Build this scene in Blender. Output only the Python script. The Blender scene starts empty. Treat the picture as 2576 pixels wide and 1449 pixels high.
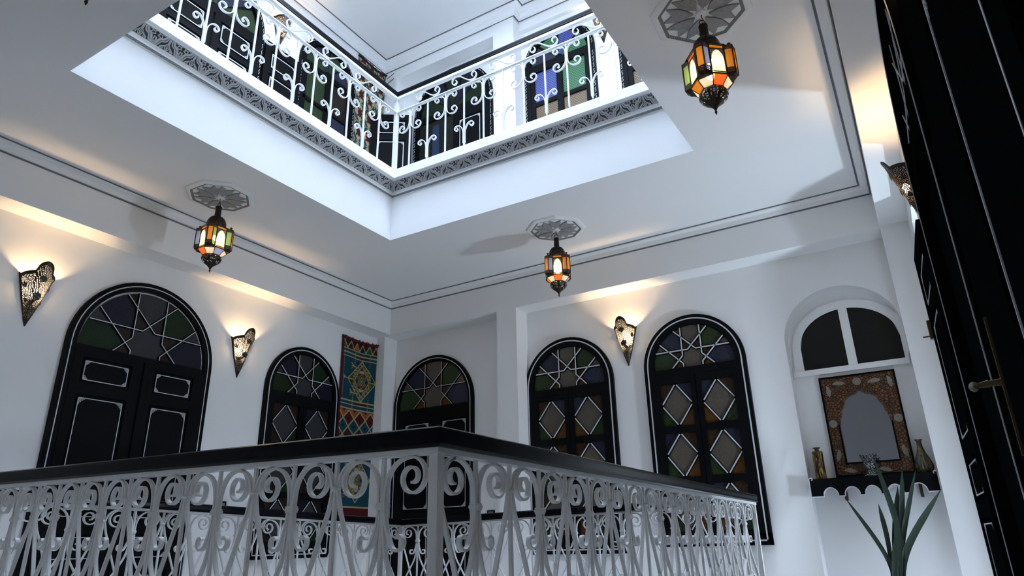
import bpy, bmesh, math, random
from mathutils import Vector, Matrix
random.seed(7)
PI = math.pi
C = bpy.context.scene.collection
SC = bpy.context.scene

# ------------------------------------------------------------------ camera, light, exposure
cd = bpy.data.cameras.new('camera'); cam = bpy.data.objects.new('camera', cd); C.objects.link(cam)
cd.sensor_width = 36.0; cd.lens = 36.0*1701.0/2576.0; cd.clip_start = 0.05; cd.clip_end = 200
_M = ((0.5156944, 0.85648383, 0.02224265), (0.29271837, -0.20052763, 0.93493562), (0.80521751, -0.47563024, -0.35411953))
# world axes: X along the back wall, Y along the left wall (away), Z up
_r = Vector((_M[0][1], _M[0][0], -_M[0][2])); _u = -Vector((_M[1][1], _M[1][0], -_M[1][2])); _b = -Vector((_M[2][1], _M[2][0], -_M[2][2]))
cam.matrix_world = Matrix(((_r.x, _u.x, _b.x, 0), (_r.y, _u.y, _b.y, 0), (_r.z, _u.z, _b.z, 0), (0, 0, 0, 1)))
SC.camera = cam
SC.view_settings.view_transform = 'Standard'; SC.view_settings.look = 'None'
SC.view_settings.exposure = 0.42; SC.view_settings.gamma = 1.0
SC.view_settings.use_curve_mapping = False
w = bpy.data.worlds.new('sky'); SC.world = w; w.use_nodes = True
bg = w.node_tree.nodes['Background']; bg.inputs[0].default_value = (0.62, 0.77, 1.0, 1); bg.inputs[1].default_value = 10.3

def area(name, loc, rot, sx, sy, power, col):
    l = bpy.data.lights.new(name, 'AREA'); l.shape = 'RECTANGLE'; l.size = sx; l.size_y = sy; l.energy = power; l.color = col
    o = bpy.data.objects.new(name, l); C.objects.link(o); o.location = loc; o.rotation_euler = rot
    return o
# daylight window of the side room behind the open doorway in the right wall (it throws the lantern shadows)
area('daylight_side_room', (0.92, 4.87, 0.02), (0, math.radians(112), 0), 0.09, 0.09, 31.0, (0.68, 0.83, 1.0))

# ------------------------------------------------------------------ materials
def mat(name, col, rough=0.5, metal=0.0, bump=0.0, bscale=40.0, var=0.0, vscale=6.0, trans=0.0, spec=0.5, coat=0.0):
    m = bpy.data.materials.new(name); m.use_nodes = True
    nt = m.node_tree; b = nt.nodes['Principled BSDF']
    b.inputs['Base Color'].default_value = (*col, 1); b.inputs['Roughness'].default_value = rough
    b.inputs['Metallic'].default_value = metal; b.inputs['Transmission Weight'].default_value = trans
    b.inputs['Specular IOR Level'].default_value = spec; b.inputs['Coat Weight'].default_value = coat
    tc = nt.nodes.new('ShaderNodeTexCoord')
    if bump:
        n = nt.nodes.new('ShaderNodeTexNoise'); n.inputs['Scale'].default_value = bscale; n.inputs['Detail'].default_value = 5
        nt.links.new(tc.outputs['Object'], n.inputs['Vector'])
        bp = nt.nodes.new('ShaderNodeBump'); bp.inputs['Strength'].default_value = bump; bp.inputs['Distance'].default_value = 0.01
        nt.links.new(n.outputs['Fac'], bp.inputs['Height']); nt.links.new(bp.outputs['Normal'], b.inputs['Normal'])
    if var:
        n2 = nt.nodes.new('ShaderNodeTexNoise'); n2.inputs['Scale'].default_value = vscale; n2.inputs['Detail'].default_value = 4
        nt.links.new(tc.outputs['Object'], n2.inputs['Vector'])
        mx = nt.nodes.new('ShaderNodeMix'); mx.data_type = 'RGBA'
        mx.inputs[6].default_value = (*[c*(1-var) for c in col], 1); mx.inputs[7].default_value = (*[min(1, c*(1+var)) for c in col], 1)
        nt.links.new(n2.outputs['Fac'], mx.inputs[0]); nt.links.new(mx.outputs[2], b.inputs['Base Color'])
    return m

M = {}
M['plaster'] = mat('white_plaster', (0.90, 0.896, 0.888), 0.75, bump=0.12, bscale=14, var=0.015, vscale=2.5)
M['ceiling'] = mat('ceiling_plaster', (0.90, 0.896, 0.888), 0.85, bump=0.05, bscale=8, var=0.012, vscale=1.5)
M['line'] = mat('grey_painted_line', (0.16, 0.16, 0.17), 0.7)
M['black'] = mat('black_painted_wood', (0.0045, 0.005, 0.006), 0.5, bump=0.08, bscale=60, var=0.25, vscale=9, spec=0.06)
M['matteblack'] = mat('matte_black_paint', (0.004, 0.0045, 0.005), 0.6, bump=0.05, bscale=40, spec=0.0)  # plain black with specular off, so grazing light adds no grey sheen
M['blackgloss'] = mat('glossy_black_paint', (0.004, 0.0045, 0.007), 0.25, bump=0.03, bscale=30, spec=0.08)
M['whiteline'] = mat('white_painted_line', (0.62, 0.63, 0.66), 0.5)
M['iron'] = mat('white_painted_iron', (0.74, 0.74, 0.73), 0.32, bump=0.25, bscale=90, var=0.04, vscale=30)
M['tin'] = mat('dark_tin', (0.035, 0.025, 0.018), 0.38, metal=0.75, bump=0.15, bscale=120)
M['brass'] = mat('aged_brass', (0.09, 0.06, 0.025), 0.4, metal=0.8, bump=0.05)
M['steel'] = mat('steel_plate', (0.30, 0.29, 0.27), 0.4, metal=0.8)
M['tile'] = mat('pale_floor_tile', (0.85, 0.84, 0.82), 0.5, var=0.04)
M['dark'] = mat('dark_glass_and_room_shade', (0.014, 0.0135, 0.012), 0.5, bump=0.03, spec=0.15)
M['carve'] = mat('carved_plaster', (0.46, 0.46, 0.465), 0.8, bump=0.1, bscale=60)
M['carveback'] = mat('dark_carving_ground', (0.045, 0.045, 0.05), 0.9)
M['star'] = mat('grey_carved_star', (0.36, 0.355, 0.35), 0.8, bump=0.8, bscale=110, var=0.3, vscale=60)
M['leaf'] = mat('snake_plant_leaf', (0.006, 0.016, 0.008), 0.45, bump=0.05, bscale=30, var=0.55, vscale=22)
M['pot'] = mat('terracotta_pot', (0.35, 0.17, 0.09), 0.7, bump=0.1)
M['mirror'] = mat('mirror_glass', (0.40, 0.43, 0.47), 0.03, metal=1.0)
M['silver'] = mat('chased_silver', (0.28, 0.26, 0.21), 0.5, metal=0.3, bump=0.9, bscale=160, var=0.6, vscale=140)
M['plastic'] = mat('white_plastic', (0.75, 0.75, 0.74), 0.4)
M['ink'] = mat('black_print', (0.03, 0.03, 0.03), 0.6)
M['amberrail'] = mat('wood_bracket', (0.06, 0.03, 0.025), 0.5)

def glassmat(name, col, sparkle=True):
    m = mat(name, col, 0.30, spec=0.16)
    nt = m.node_tree; b = nt.nodes['Principled BSDF']
    tc = nt.nodes.new('ShaderNodeTexCoord'); v = nt.nodes.new('ShaderNodeTexVoronoi'); v.inputs['Scale'].default_value = 95
    nt.links.new(tc.outputs['Object'], v.inputs['Vector'])
    bp = nt.nodes.new('ShaderNodeBump'); bp.inputs['Strength'].default_value = 0.35; bp.inputs['Distance'].default_value = 0.004
    nt.links.new(v.outputs['Distance'], bp.inputs['Height']); nt.links.new(bp.outputs['Normal'], b.inputs['Normal'])
    return m
def lattice(m, col):
    nt = m.node_tree; b = nt.nodes['Principled BSDF']; tc = nt.nodes.new('ShaderNodeTexCoord'); sp = nt.nodes.new('ShaderNodeSeparateXYZ'); nt.links.new(tc.outputs['Object'], sp.inputs[0])
    facs = []
    for op in ('ADD', 'SUBTRACT'):
        a = nt.nodes.new('ShaderNodeMath'); a.operation = op; nt.links.new(sp.outputs['X'], a.inputs[0]); nt.links.new(sp.outputs['Z'], a.inputs[1])
        k = nt.nodes.new('ShaderNodeMath'); k.operation = 'MULTIPLY'; k.inputs[1].default_value = 30.0; nt.links.new(a.outputs[0], k.inputs[0])
        f = nt.nodes.new('ShaderNodeMath'); f.operation = 'FRACT'; nt.links.new(k.outputs[0], f.inputs[0])
        l = nt.nodes.new('ShaderNodeMath'); l.operation = 'LESS_THAN'; l.inputs[1].default_value = 0.20; nt.links.new(f.outputs[0], l.inputs[0]); facs.append(l)
    mx = nt.nodes.new('ShaderNodeMath'); mx.operation = 'MAXIMUM'; nt.links.new(facs[0].outputs[0], mx.inputs[0]); nt.links.new(facs[1].outputs[0], mx.inputs[1])
    c = nt.nodes.new('ShaderNodeMix'); c.data_type = 'RGBA'; c.inputs[6].default_value = (*col, 1); c.inputs[7].default_value = (*[min(1, q*1.5+0.07) for q in col], 1)
    nt.links.new(mx.outputs[0], c.inputs[0]); nt.links.new(c.outputs[2], b.inputs['Base Color']); return m
G = {'taupe': glassmat('taupe_glass', (0.105, 0.088, 0.070)), 'green': glassmat('green_glass', (0.024, 0.042, 0.015)),
     'blue': glassmat('blue_glass', (0.024, 0.026, 0.048)), 'brown': glassmat('brown_glass', (0.042, 0.022, 0.012)),
     'orange': glassmat('orange_glass', (0.100, 0.040, 0.008)),
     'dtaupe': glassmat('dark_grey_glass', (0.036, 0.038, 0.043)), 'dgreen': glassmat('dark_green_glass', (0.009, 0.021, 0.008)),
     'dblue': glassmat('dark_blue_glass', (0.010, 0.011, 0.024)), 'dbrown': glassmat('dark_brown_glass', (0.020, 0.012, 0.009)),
     'ugreen': lattice(glassmat('bright_green_glass', (0.020, 0.105, 0.034)), (0.020, 0.105, 0.034)), 'ublue': lattice(glassmat('bright_blue_glass', (0.036, 0.050, 0.20)), (0.036, 0.050, 0.20)),
     'uamber': lattice(glassmat('bright_amber_glass', (0.12, 0.075, 0.035)), (0.12, 0.075, 0.035))}

def lampglass(name, col, transp=0.35):
    m = bpy.data.materials.new(name); m.use_nodes = True; nt = m.node_tree; nt.nodes.clear()
    o = nt.nodes.new('ShaderNodeOutputMaterial'); t = nt.nodes.new('ShaderNodeBsdfTranslucent'); tr = nt.nodes.new('ShaderNodeBsdfTransparent')
    g = nt.nodes.new('ShaderNodeBsdfGlossy'); g.inputs['Roughness'].default_value = 0.15
    t.inputs['Color'].default_value = (*col, 1); tr.inputs['Color'].default_value = (*col, 1)
    v = nt.nodes.new('ShaderNodeTexVoronoi'); v.inputs['Scale'].default_value = 130
    tc = nt.nodes.new('ShaderNodeTexCoord'); nt.links.new(tc.outputs['Object'], v.inputs['Vector'])
    bp = nt.nodes.new('ShaderNodeBump'); bp.inputs['Strength'].default_value = 0.5; bp.inputs['Distance'].default_value = 0.003
    nt.links.new(v.outputs['Distance'], bp.inputs['Height']); nt.links.new(bp.outputs['Normal'], t.inputs['Normal']); nt.links.new(bp.outputs['Normal'], g.inputs['Normal'])
    m1 = nt.nodes.new('ShaderNodeMixShader'); m1.inputs[0].default_value = transp
    nt.links.new(t.outputs[0], m1.inputs[1]); nt.links.new(tr.outputs[0], m1.inputs[2])
    m2 = nt.nodes.new('ShaderNodeMixShader'); m2.inputs[0].default_value = 0.06
    nt.links.new(m1.outputs[0], m2.inputs[1]); nt.links.new(g.outputs[0], m2.inputs[2])
    nt.links.new(m2.outputs[0], o.inputs[0]); return m
L = {'white': lampglass('lamp_clear_glass', (0.55, 0.53, 0.50), 0.35), 'amber': lampglass('lamp_amber_glass', (0.38, 0.145, 0.010), 0.35),
     'green': lampglass('lamp_green_glass', (0.26, 0.42, 0.12), 0.35), 'blue': lampglass('lamp_blue_glass', (0.17, 0.22, 0.50), 0.35),
     'red': lampglass('lamp_red_glass', (0.75, 0.10, 0.02), 0.3)}

def perforated(name, scale, hole):
    m = bpy.data.materials.new(name); m.use_nodes = True; nt = m.node_tree; b = nt.nodes['Principled BSDF']
    b.inputs['Base Color'].default_value = (0.04, 0.028, 0.02, 1); b.inputs['Metallic'].default_value = 0.7; b.inputs['Roughness'].default_value = 0.4
    tc = nt.nodes.new('ShaderNodeTexCoord'); v = nt.nodes.new('ShaderNodeTexVoronoi'); v.inputs['Scale'].default_value = scale
    v.inputs['Randomness'].default_value = 0.55; v.voronoi_dimensions = '2D'
    nt.links.new(tc.outputs['UV'], v.inputs['Vector'])
    lt = nt.nodes.new('ShaderNodeMath'); lt.operation = 'LESS_THAN'; lt.inputs[1].default_value = hole
    nt.links.new(v.outputs['Distance'], lt.inputs[0])
    # solid rim: uv.y carries the metre height, second uv map 'rim' carries 0..1 distance from the edge
    at = nt.nodes.new('ShaderNodeAttribute'); at.attribute_name = 'rim'
    gt = nt.nodes.new('ShaderNodeMath'); gt.operation = 'GREATER_THAN'; gt.inputs[1].default_value = 0.5
    nt.links.new(at.outputs['Fac'], gt.inputs[0])
    mu = nt.nodes.new('ShaderNodeMath'); mu.operation = 'MULTIPLY'
    nt.links.new(lt.outputs[0], mu.inputs[0]); nt.links.new(gt.outputs[0], mu.inputs[1])
    tr = nt.nodes.new('ShaderNodeBsdfTransparent'); mx = nt.nodes.new('ShaderNodeMixShader')
    nt.links.new(mu.outputs[0], mx.inputs[0]); nt.links.new(b.outputs[0], mx.inputs[1]); nt.links.new(tr.outputs[0], mx.inputs[2])
    nt.links.new(mx.outputs[0], nt.nodes['Material Output'].inputs[0]); return m
M['perf'] = perforated('perforated_tin', 118, 0.165)
M['perf3'] = perforated('open_filigree_tin', 75, 0.40)
M['perf2'] = perforated('perforated_dome_tin', 60, 0.22)

def emis(name, col, s):
    m = bpy.data.materials.new(name); m.use_nodes = True; nt = m.node_tree; nt.nodes.clear()
    o = nt.nodes.new('ShaderNodeOutputMaterial'); e = nt.nodes.new('ShaderNodeEmission'); e.inputs[0].default_value = (*col, 1); e.inputs[1].default_value = s
    nt.links.new(e.outputs[0], o.inputs[0]); return m
M['bulb'] = emis('glowing_bulb', (1.0, 0.80, 0.50), 45)

def bandmat(name, scale):   # small painted chain pattern
    m = mat(name, (0.3, 0.3, 0.3), 0.8); nt = m.node_tree; b = nt.nodes['Principled BSDF']
    tc = nt.nodes.new('ShaderNodeTexCoord'); mp = nt.nodes.new('ShaderNodeMapping'); mp.inputs['Rotation'].default_value = (0, 0, PI/4)
    ck = nt.nodes.new('ShaderNodeTexBrick'); ck.inputs['Scale'].default_value = scale; ck.inputs['Mortar Size'].default_value = 0.12
    ck.inputs['Brick Width'].default_value = 0.5; ck.inputs['Row Height'].default_value = 0.5
    ck.inputs['Color1'].default_value = (0.10, 0.10, 0.105, 1); ck.inputs['Color2'].default_value = (0.05, 0.05, 0.055, 1); ck.inputs['Mortar'].default_value = (0.26, 0.26, 0.26, 1)
    nt.links.new(tc.outputs['UV'], mp.inputs[0]); nt.links.new(mp.outputs[0], ck.inputs['Vector']); nt.links.new(ck.outputs['Color'], b.inputs['Base Color'])
    return m
M['band'] = bandmat('chain_pattern_paint', 45)

def mosaicmat():
    m = mat('bone_mosaic', (0.2, 0.1, 0.03), 0.35); nt = m.node_tree; b = nt.nodes['Principled BSDF']
    tc = nt.nodes.new('ShaderNodeTexCoord'); v = nt.nodes.new('ShaderNodeTexVoronoi'); v.feature = 'DISTANCE_TO_EDGE'; v.inputs['Scale'].default_value = 48
    v2 = nt.nodes.new('ShaderNodeTexVoronoi'); v2.inputs['Scale'].default_value = 48
    for q in (v, v2): nt.links.new(tc.outputs['Object'], q.inputs['Vector'])
    r = nt.nodes.new('ShaderNodeValToRGB'); r.color_ramp.elements[0].position = 0.07; r.color_ramp.elements[1].position = 0.16
    nt.links.new(v.outputs['Distance'], r.inputs[0])
    h = nt.nodes.new('ShaderNodeValToRGB'); h.color_ramp.elements[0].color = (0.09, 0.028, 0.006, 1); h.color_ramp.elements[1].color = (0.30, 0.115, 0.026, 1)
    nt.links.new(v2.outputs['Color'], h.inputs[0])
    mx = nt.nodes.new('ShaderNodeMix'); mx.data_type = 'RGBA'; mx.inputs[6].default_value = (0.012, 0.009, 0.007, 1)
    nt.links.new(r.outputs[0], mx.inputs[0]); nt.links.new(h.outputs[0], mx.inputs[7]); nt.links.new(mx.outputs[2], b.inputs['Base Color'])
    bp = nt.nodes.new('ShaderNodeBump'); bp.inputs['Strength'].default_value = 0.8; bp.inputs['Distance'].default_value = 0.004
    nt.links.new(r.outputs[0], bp.inputs['Height']); nt.links.new(bp.outputs['Normal'], b.inputs['Normal'])
    return m
M['mosaic'] = mosaicmat()
def artglass(name, c1, c2, c3):
    m = mat(name, c1, 0.12, spec=0.4, coat=0.15); nt = m.node_tree; b = nt.nodes['Principled BSDF']
    tc = nt.nodes.new('ShaderNodeTexCoord'); mp = nt.nodes.new('ShaderNodeMapping'); mp.inputs['Scale'].default_value = (60, 60, 9)
    n = nt.nodes.new('ShaderNodeTexNoise'); n.inputs['Scale'].default_value = 1.0; n.inputs['Detail'].default_value = 4; n.inputs['Distortion'].default_value = 1.2
    nt.links.new(tc.outputs['Object'], mp.inputs[0]); nt.links.new(mp.outputs[0], n.inputs['Vector'])
    r = nt.nodes.new('ShaderNodeValToRGB'); e = r.color_ramp.elements
    e[0].position = 0.42; e[0].color = (*c1, 1); e[1].position = 0.52; e[1].color = (*c2, 1)
    k = e.new(0.60); k.color = (*c3, 1); k = e.new(0.66); k.color = (*c1, 1)
    nt.links.new(n.outputs['Fac'], r.inputs[0]); nt.links.new(r.outputs[0], b.inputs['Base Color']); return m
M['vase1'] = artglass('streaked_amber_glass', (0.014, 0.008, 0.010), (0.09, 0.03, 0.010), (0.42, 0.29, 0.03))
M['vase2'] = artglass('streaked_grey_glass', (0.022, 0.024, 0.022), (0.05, 0.035, 0.022), (0.16, 0.13, 0.02))
def beadmat():
    m = mat('beaded_glass', (0.1, 0.1, 0.11), 0.2); nt = m.node_tree; b = nt.nodes['Principled BSDF']
    tc = nt.nodes.new('ShaderNodeTexCoord'); v = nt.nodes.new('ShaderNodeTexVoronoi'); v.inputs['Scale'].default_value = 170
    nt.links.new(tc.outputs['Object'], v.inputs['Vector'])
    r = nt.nodes.new('ShaderNodeValToRGB'); r.color_ramp.elements[0].position = 0.25; r.color_ramp.elements[0].color = (0.7, 0.72, 0.75, 1)
    r.color_ramp.elements[1].position = 0.45; r.color_ramp.elements[1].color = (0.01, 0.01, 0.012, 1)
    nt.links.new(v.outputs['Distance'], r.inputs[0]); nt.links.new(r.outputs[0], b.inputs['Base Color']); return m
M['bead'] = beadmat()
def attrmat(name):
    m = mat(name, (0.5, 0.5, 0.5), 0.95, spec=0.1); nt = m.node_tree; b = nt.nodes['Principled BSDF']
    a = nt.nodes.new('ShaderNodeAttribute'); a.attribute_name = 'weave'
    nt.links.new(a.outputs['Color'], b.inputs['Base Color'])
    tc = nt.nodes.new('ShaderNodeTexCoord'); n = nt.nodes.new('ShaderNodeTexNoise'); n.inputs['Scale'].default_value = 220
    nt.links.new(tc.outputs['Object'], n.inputs['Vector'])
    bp = nt.nodes.new('ShaderNodeBump'); bp.inputs['Strength'].default_value = 0.6; bp.inputs['Distance'].default_value = 0.003
    nt.links.new(n.outputs['Fac'], bp.inputs['Height']); nt.links.new(bp.outputs['Normal'], b.inputs['Normal']); return m
M['weave'] = attrmat('woven_wool')
M['fringe'] = mat('crimson_fringe', (0.10, 0.006, 0.010), 0.95, bump=1.0, bscale=200)
M['fringeb'] = mat('black_fringe', (0.015, 0.016, 0.018), 0.95, bump=1.0, bscale=200)

# ------------------------------------------------------------------ mesh helpers
class MB:
    def __init__(s): s.v = []; s.f = []; s.smooth = False; s.uv = None; s.rim = None; s.col = None
    def add(s, vs, fs):
        k = len(s.v); s.v += [tuple(p) for p in vs]; s.f += [tuple(i+k for i in f) for f in fs]; return s
    def box(s, a, b):
        x0, x1 = sorted((a[0], b[0])); y0, y1 = sorted((a[1], b[1])); z0, z1 = sorted((a[2], b[2]))
        return s.add([(x0,y0,z0),(x1,y0,z0),(x1,y1,z0),(x0,y1,z0),(x0,y0,z1),(x1,y0,z1),(x1,y1,z1),(x0,y1,z1)],
                     [(3,2,1,0),(4,5,6,7),(0,1,5,4),(1,2,6,5),(2,3,7,6),(3,0,4,7)])
    def prism(s, poly, y0, y1):       # polygon in local x,z extruded along y (y0 = front, towards the viewer)
        a = sum(poly[i][0]*poly[(i+1)%len(poly)][1]-poly[(i+1)%len(poly)][0]*poly[i][1] for i in range(len(poly)))
        if a < 0: poly = poly[::-1]
        n = len(poly); vs = [(p[0], y0, p[1]) for p in poly]+[(p[0], y1, p[1]) for p in poly]
        return s.add(vs, [tuple(range(n)), tuple(range(2*n-1, n-1, -1))]+[((i+1)%n, i, n+i, n+(i+1)%n) for i in range(n)])
    def strip(s, inner, outer, y0, y1, closed=False):   # frame band between two poly lines in x,z
        n = len(inner); vs = []
        for q in range(n): vs += [(inner[q][0], y0, inner[q][1]), (outer[q][0], y0, outer[q][1]), (outer[q][0], y1, outer[q][1]), (inner[q][0], y1, inner[q][1])]
        fs = []
        for q in range(n if closed else n-1):
            a = 4*q; b = 4*((q+1) % n)
            for k in range(4): fs.append((a+k, a+(k+1)%4, b+(k+1)%4, b+k))
        if not closed: fs += [(3,2,1,0), (4*n-4, 4*n-3, 4*n-2, 4*n-1)]
        return s.add(vs, fs)
    def ribbon(s, path, t, d, yc=0.0):   # flat bar bent along a path in x,z
        n = len(path); inn = []; out = []
        for i, p in enumerate(path):
            a = path[max(i-1, 0)]; b = path[min(i+1, n-1)]
            dx, dz = b[0]-a[0], b[1]-a[1]; l = math.hypot(dx, dz) or 1
            nx, nz = -dz/l*t/2, dx/l*t/2
            inn.append((p[0]-nx, p[1]-nz)); out.append((p[0]+nx, p[1]+nz))
        return s.strip(inn, out, yc-d/2, yc+d/2)
    def tube(s, path, r, n=8):
        path = [Vector(p) for p in path]; rings = []; N = len(path)
        for i, p in enumerate(path):
            d = (path[min(i+1, N-1)]-path[max(i-1, 0)]).normalized()
            a = d.orthogonal().normalized() if i == 0 else (pa-d*pa.dot(d)).normalized()
            pa = a; b = d.cross(a); rr = r[i] if isinstance(r, (list, tuple)) else r
            rings.append([p+(a*math.cos(2*PI*k/n)+b*math.sin(2*PI*k/n))*rr for k in range(n)])
        vs = [q for ring in rings for q in ring]
        fs = [(i*n+k, i*n+(k+1)%n, (i+1)*n+(k+1)%n, (i+1)*n+k) for i in range(N-1) for k in range(n)]
        fs += [tuple(range(n-1, -1, -1)), tuple((N-1)*n+k for k in range(n))]
        return s.add(vs, fs)
    def lathe(s, prof, n=16, c=(0, 0), star=0.0, rot=0.0):   # profile of (r,z)
        k0 = len(s.v); vs = []
        for r, z in prof:
            for k in range(n):
                a = 2*PI*k/n+rot; rr = r*(1+star*(1 if k % 2 else -1)); vs.append((c[0]+rr*math.cos(a), c[1]+rr*math.sin(a), z))
        m = len(prof); fs = [(i*n+k, i*n+(k+1)%n, (i+1)*n+(k+1)%n, (i+1)*n+k) for i in range(m-1) for k in range(n)]
        fs += [tuple(range(n-1, -1, -1)), tuple((m-1)*n+k for k in range(n))]
        return s.add(vs, fs)
    def sweep(s, prof, p0, p1, m0=0.0, m1=0.0):   # profile (l,h): l lateral (left of travel), h up; m = mitre factors
        p0 = Vector(p0); p1 = Vector(p1); d = (p1-p0); dh = Vector((d.x, d.y, 0)).normalized(); lat = Vector((-dh.y, dh.x, 0))
        sl = d.z/max(1e-6, Vector((d.x, d.y)).length); vs = []
        for p, m in ((p0, m0), (p1, m1)):
            for l, h in prof:
                e = m*l; vs.append(p+lat*l+Vector((0, 0, h))+dh*e+Vector((0, 0, sl*e)))
        n = len(prof); return s.add(vs, [tuple(range(n-1, -1, -1)), tuple(range(n, 2*n))]+[(i, (i+1)%n, n+(i+1)%n, n+i) for i in range(n)])
    def mesh(s, name, m):
        me = bpy.data.meshes.new(name); me.from_pydata(s.v, [], s.f)
        for q in (m if isinstance(m, (list, tuple)) else [m]): me.materials.append(q)
        if s.uv:
            ul = me.uv_layers.new(name='UVMap')
            for lp in me.loops: ul.data[lp.index].uv = s.uv[lp.vertex_index]
        if s.rim:
            at = me.attributes.new('rim', 'FLOAT', 'POINT')
            for i, q in enumerate(s.rim): at.data[i].value = q
        if s.col:
            at = me.attributes.new('weave', 'FLOAT_COLOR', 'CORNER')
            for p in me.polygons:
                for li in p.loop_indices: at.data[li].color = (*s.col[p.index], 1)
        me.validate(); 
        bm = bmesh.new(); bm.from_mesh(me)
        if not s.col and not s.rim: bmesh.ops.recalc_face_normals(bm, faces=bm.faces)
        bm.to_mesh(me); bm.free()
        if s.smooth:
            for p in me.polygons: p.use_smooth = True
            me.set_sharp_from_angle(angle=math.radians(38))
        me.update(); return me

def obj(name, mb, m, parent=None, loc=(0, 0, 0), rz=0.0, label=None):
    me = mb if isinstance(mb, bpy.types.Mesh) else mb.mesh(name, m)
    o = bpy.data.objects.new(name, me); C.objects.link(o); o.location = loc; o.rotation_euler = (0, 0, rz)
    if parent: o.parent = parent
    if label: o['label'] = label
    return o
def tag(o, label, cat, group=None, kind=None):
    if label: o['label'] = label
    if cat: o['category'] = cat
    if group: o['group'] = group
    if kind: o['kind'] = kind
    return o
def thing(name, label, cat, loc=(0, 0, 0), rz=0.0, group=None, kind=None):
    o = bpy.data.objects.new(name, None); C.objects.link(o); o.location = loc; o.rotation_euler = (0, 0, rz); o.empty_display_size = 0.1
    return tag(o, label, cat, group, kind)
def struct(name, mb, m, label, cat='structure'):
    return tag(obj(name, mb, m), label, cat, kind='structure')
def dup(root, loc, rz, label=None, group=None):
    r = root.copy(); C.objects.link(r); r.location = loc; r.rotation_euler = (0, 0, rz)
    if label: r['label'] = label
    if group: r['group'] = group
    for ch in list(root.children):
        c = ch.copy(); C.objects.link(c); c.parent = r
        for g in list(ch.children):
            d = g.copy(); C.objects.link(d); d.parent = c
    return r
def arc(cx, cz, r, a0, a1, n, rz=None):
    rz = r if rz is None else rz
    return [(cx+r*math.cos(math.radians(a0+(a1-a0)*i/n)), cz+rz*math.sin(math.radians(a0+(a1-a0)*i/n))) for i in range(n+1)]
def spiral(cx, cz, r0, r1, a0, a1, n):
    return [(cx+(r0+(r1-r0)*i/n)*math.cos(math.radians(a0+(a1-a0)*i/n)), cz+(r0+(r1-r0)*i/n)*math.sin(math.radians(a0+(a1-a0)*i/n))) for i in range(n+1)]
def bez(p0, p1, p2, p3, n=8):
    r = []
    for i in range(n+1):
        t = i/n; u = 1-t; r.append(tuple(u**3*a+3*u*u*t*b+3*u*t*t*c+t**3*d for a, b, c, d in zip(p0, p1, p2, p3)))
    return r

# ------------------------------------------------------------------ structure: the lower gallery
FL = -0.75           # gallery floor (camera height is 0)
ZC = 2.6             # gallery ceiling
XL, YB, XR, YN = -5.10, 5.80, 0.235, -0.55
F_, R_, NR, L_ = (-3.774, 4.24), (-0.99, 4.275), (-1.065, 1.45), (-3.774, 1.455)

def ring(mb, outer, inner, z, up=False):
    vs = [(*p, z) for p in outer]+[(*p, z) for p in inner]
    return mb.add(vs, [(i, (i+1)%4, 4+(i+1)%4, 4+i) for i in range(4)])
OUT = [(XL, YN), (XR, YN), (XR, YB), (XL, YB)]; OPEN = [L_, NR, R_, F_]
mb = MB(); ring(mb, OUT, OPEN, ZC); struct('ceiling', mb, M['ceiling'], 'white plaster ceiling of the lower gallery around the open well')
# light-well fascia above the opening, four sides
mb = MB()
for a, b in ((F_, R_), (R_, NR), (NR, L_), (L_, F_)):
    mb.add([(*a, ZC), (*b, ZC), (*b, 3.235), (*a, 3.235)], [(0, 1, 2, 3)])
struct('trim_1', mb, M['plaster'], 'deep white fascia lining the open light well')
# upper gallery floor slab
mb = MB(); ring(mb, [(-5.25, -0.6), (0.4, -0.6), (0.4, 5.95), (-5.25, 5.95)], OPEN, 3.12)
struct('floor', mb, M['tile'], 'floor of the upper gallery')
# gallery floor and courtyard below
INN = [(-3.66, 1.16), (-0.90, 1.16), (-0.90, 4.44), (-3.66, 4.48)]
mb = MB()
ring(mb, OUT, INN, FL); ring(mb, OUT, INN, FL-0.3)
for i in range(4):
    a, b = INN[i], INN[(i+1)%4]; mb.add([(*a, FL), (*b, FL), (*b, FL-0.3), (*a, FL-0.3)], [(0, 1, 2, 3)])
struct('floor', mb, M['tile'], 'floor of the lower gallery around the well')
mb = MB(); mb.box((XL-0.1, YN-0.1, FL-3.45), (XR+0.1, YB+0.2, FL-3.35)); struct('floor', mb, M['tile'], 'pale courtyard floor one storey below')
mb = MB()
for a, b in (((XL, YN), (XR, YN)), ((XR, YN), (XR, YB)), ((XR, YB), (XL, YB)), ((XL, YB), (XL, YN))):
    mb.add([(*a, FL-3.35), (*b, FL-3.35), (*b, FL-0.3), (*a, FL-0.3)], [(0, 1, 2, 3)])
struct('wall_courtyard', mb, M['plaster'], 'white courtyard walls below the gallery')

BX, BY, BR = -4.89, 5.561, 0.04     # beam faces
ZB = 2.228
# left wall + beam
mb = MB(); mb.box((XL-0.1, YN, FL), (XL, YB+0.2, ZC)); struct('wall_left', mb, M['plaster'], 'white plaster left gallery wall')
mb = MB(); mb.box((XL, YN, ZB), (BX, BY, ZC)); mb.box((XL, BY, ZB), (BX, YB, ZC)); struct('trim_2', mb, M['plaster'], 'plaster beam along the top of the left wall')
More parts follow.
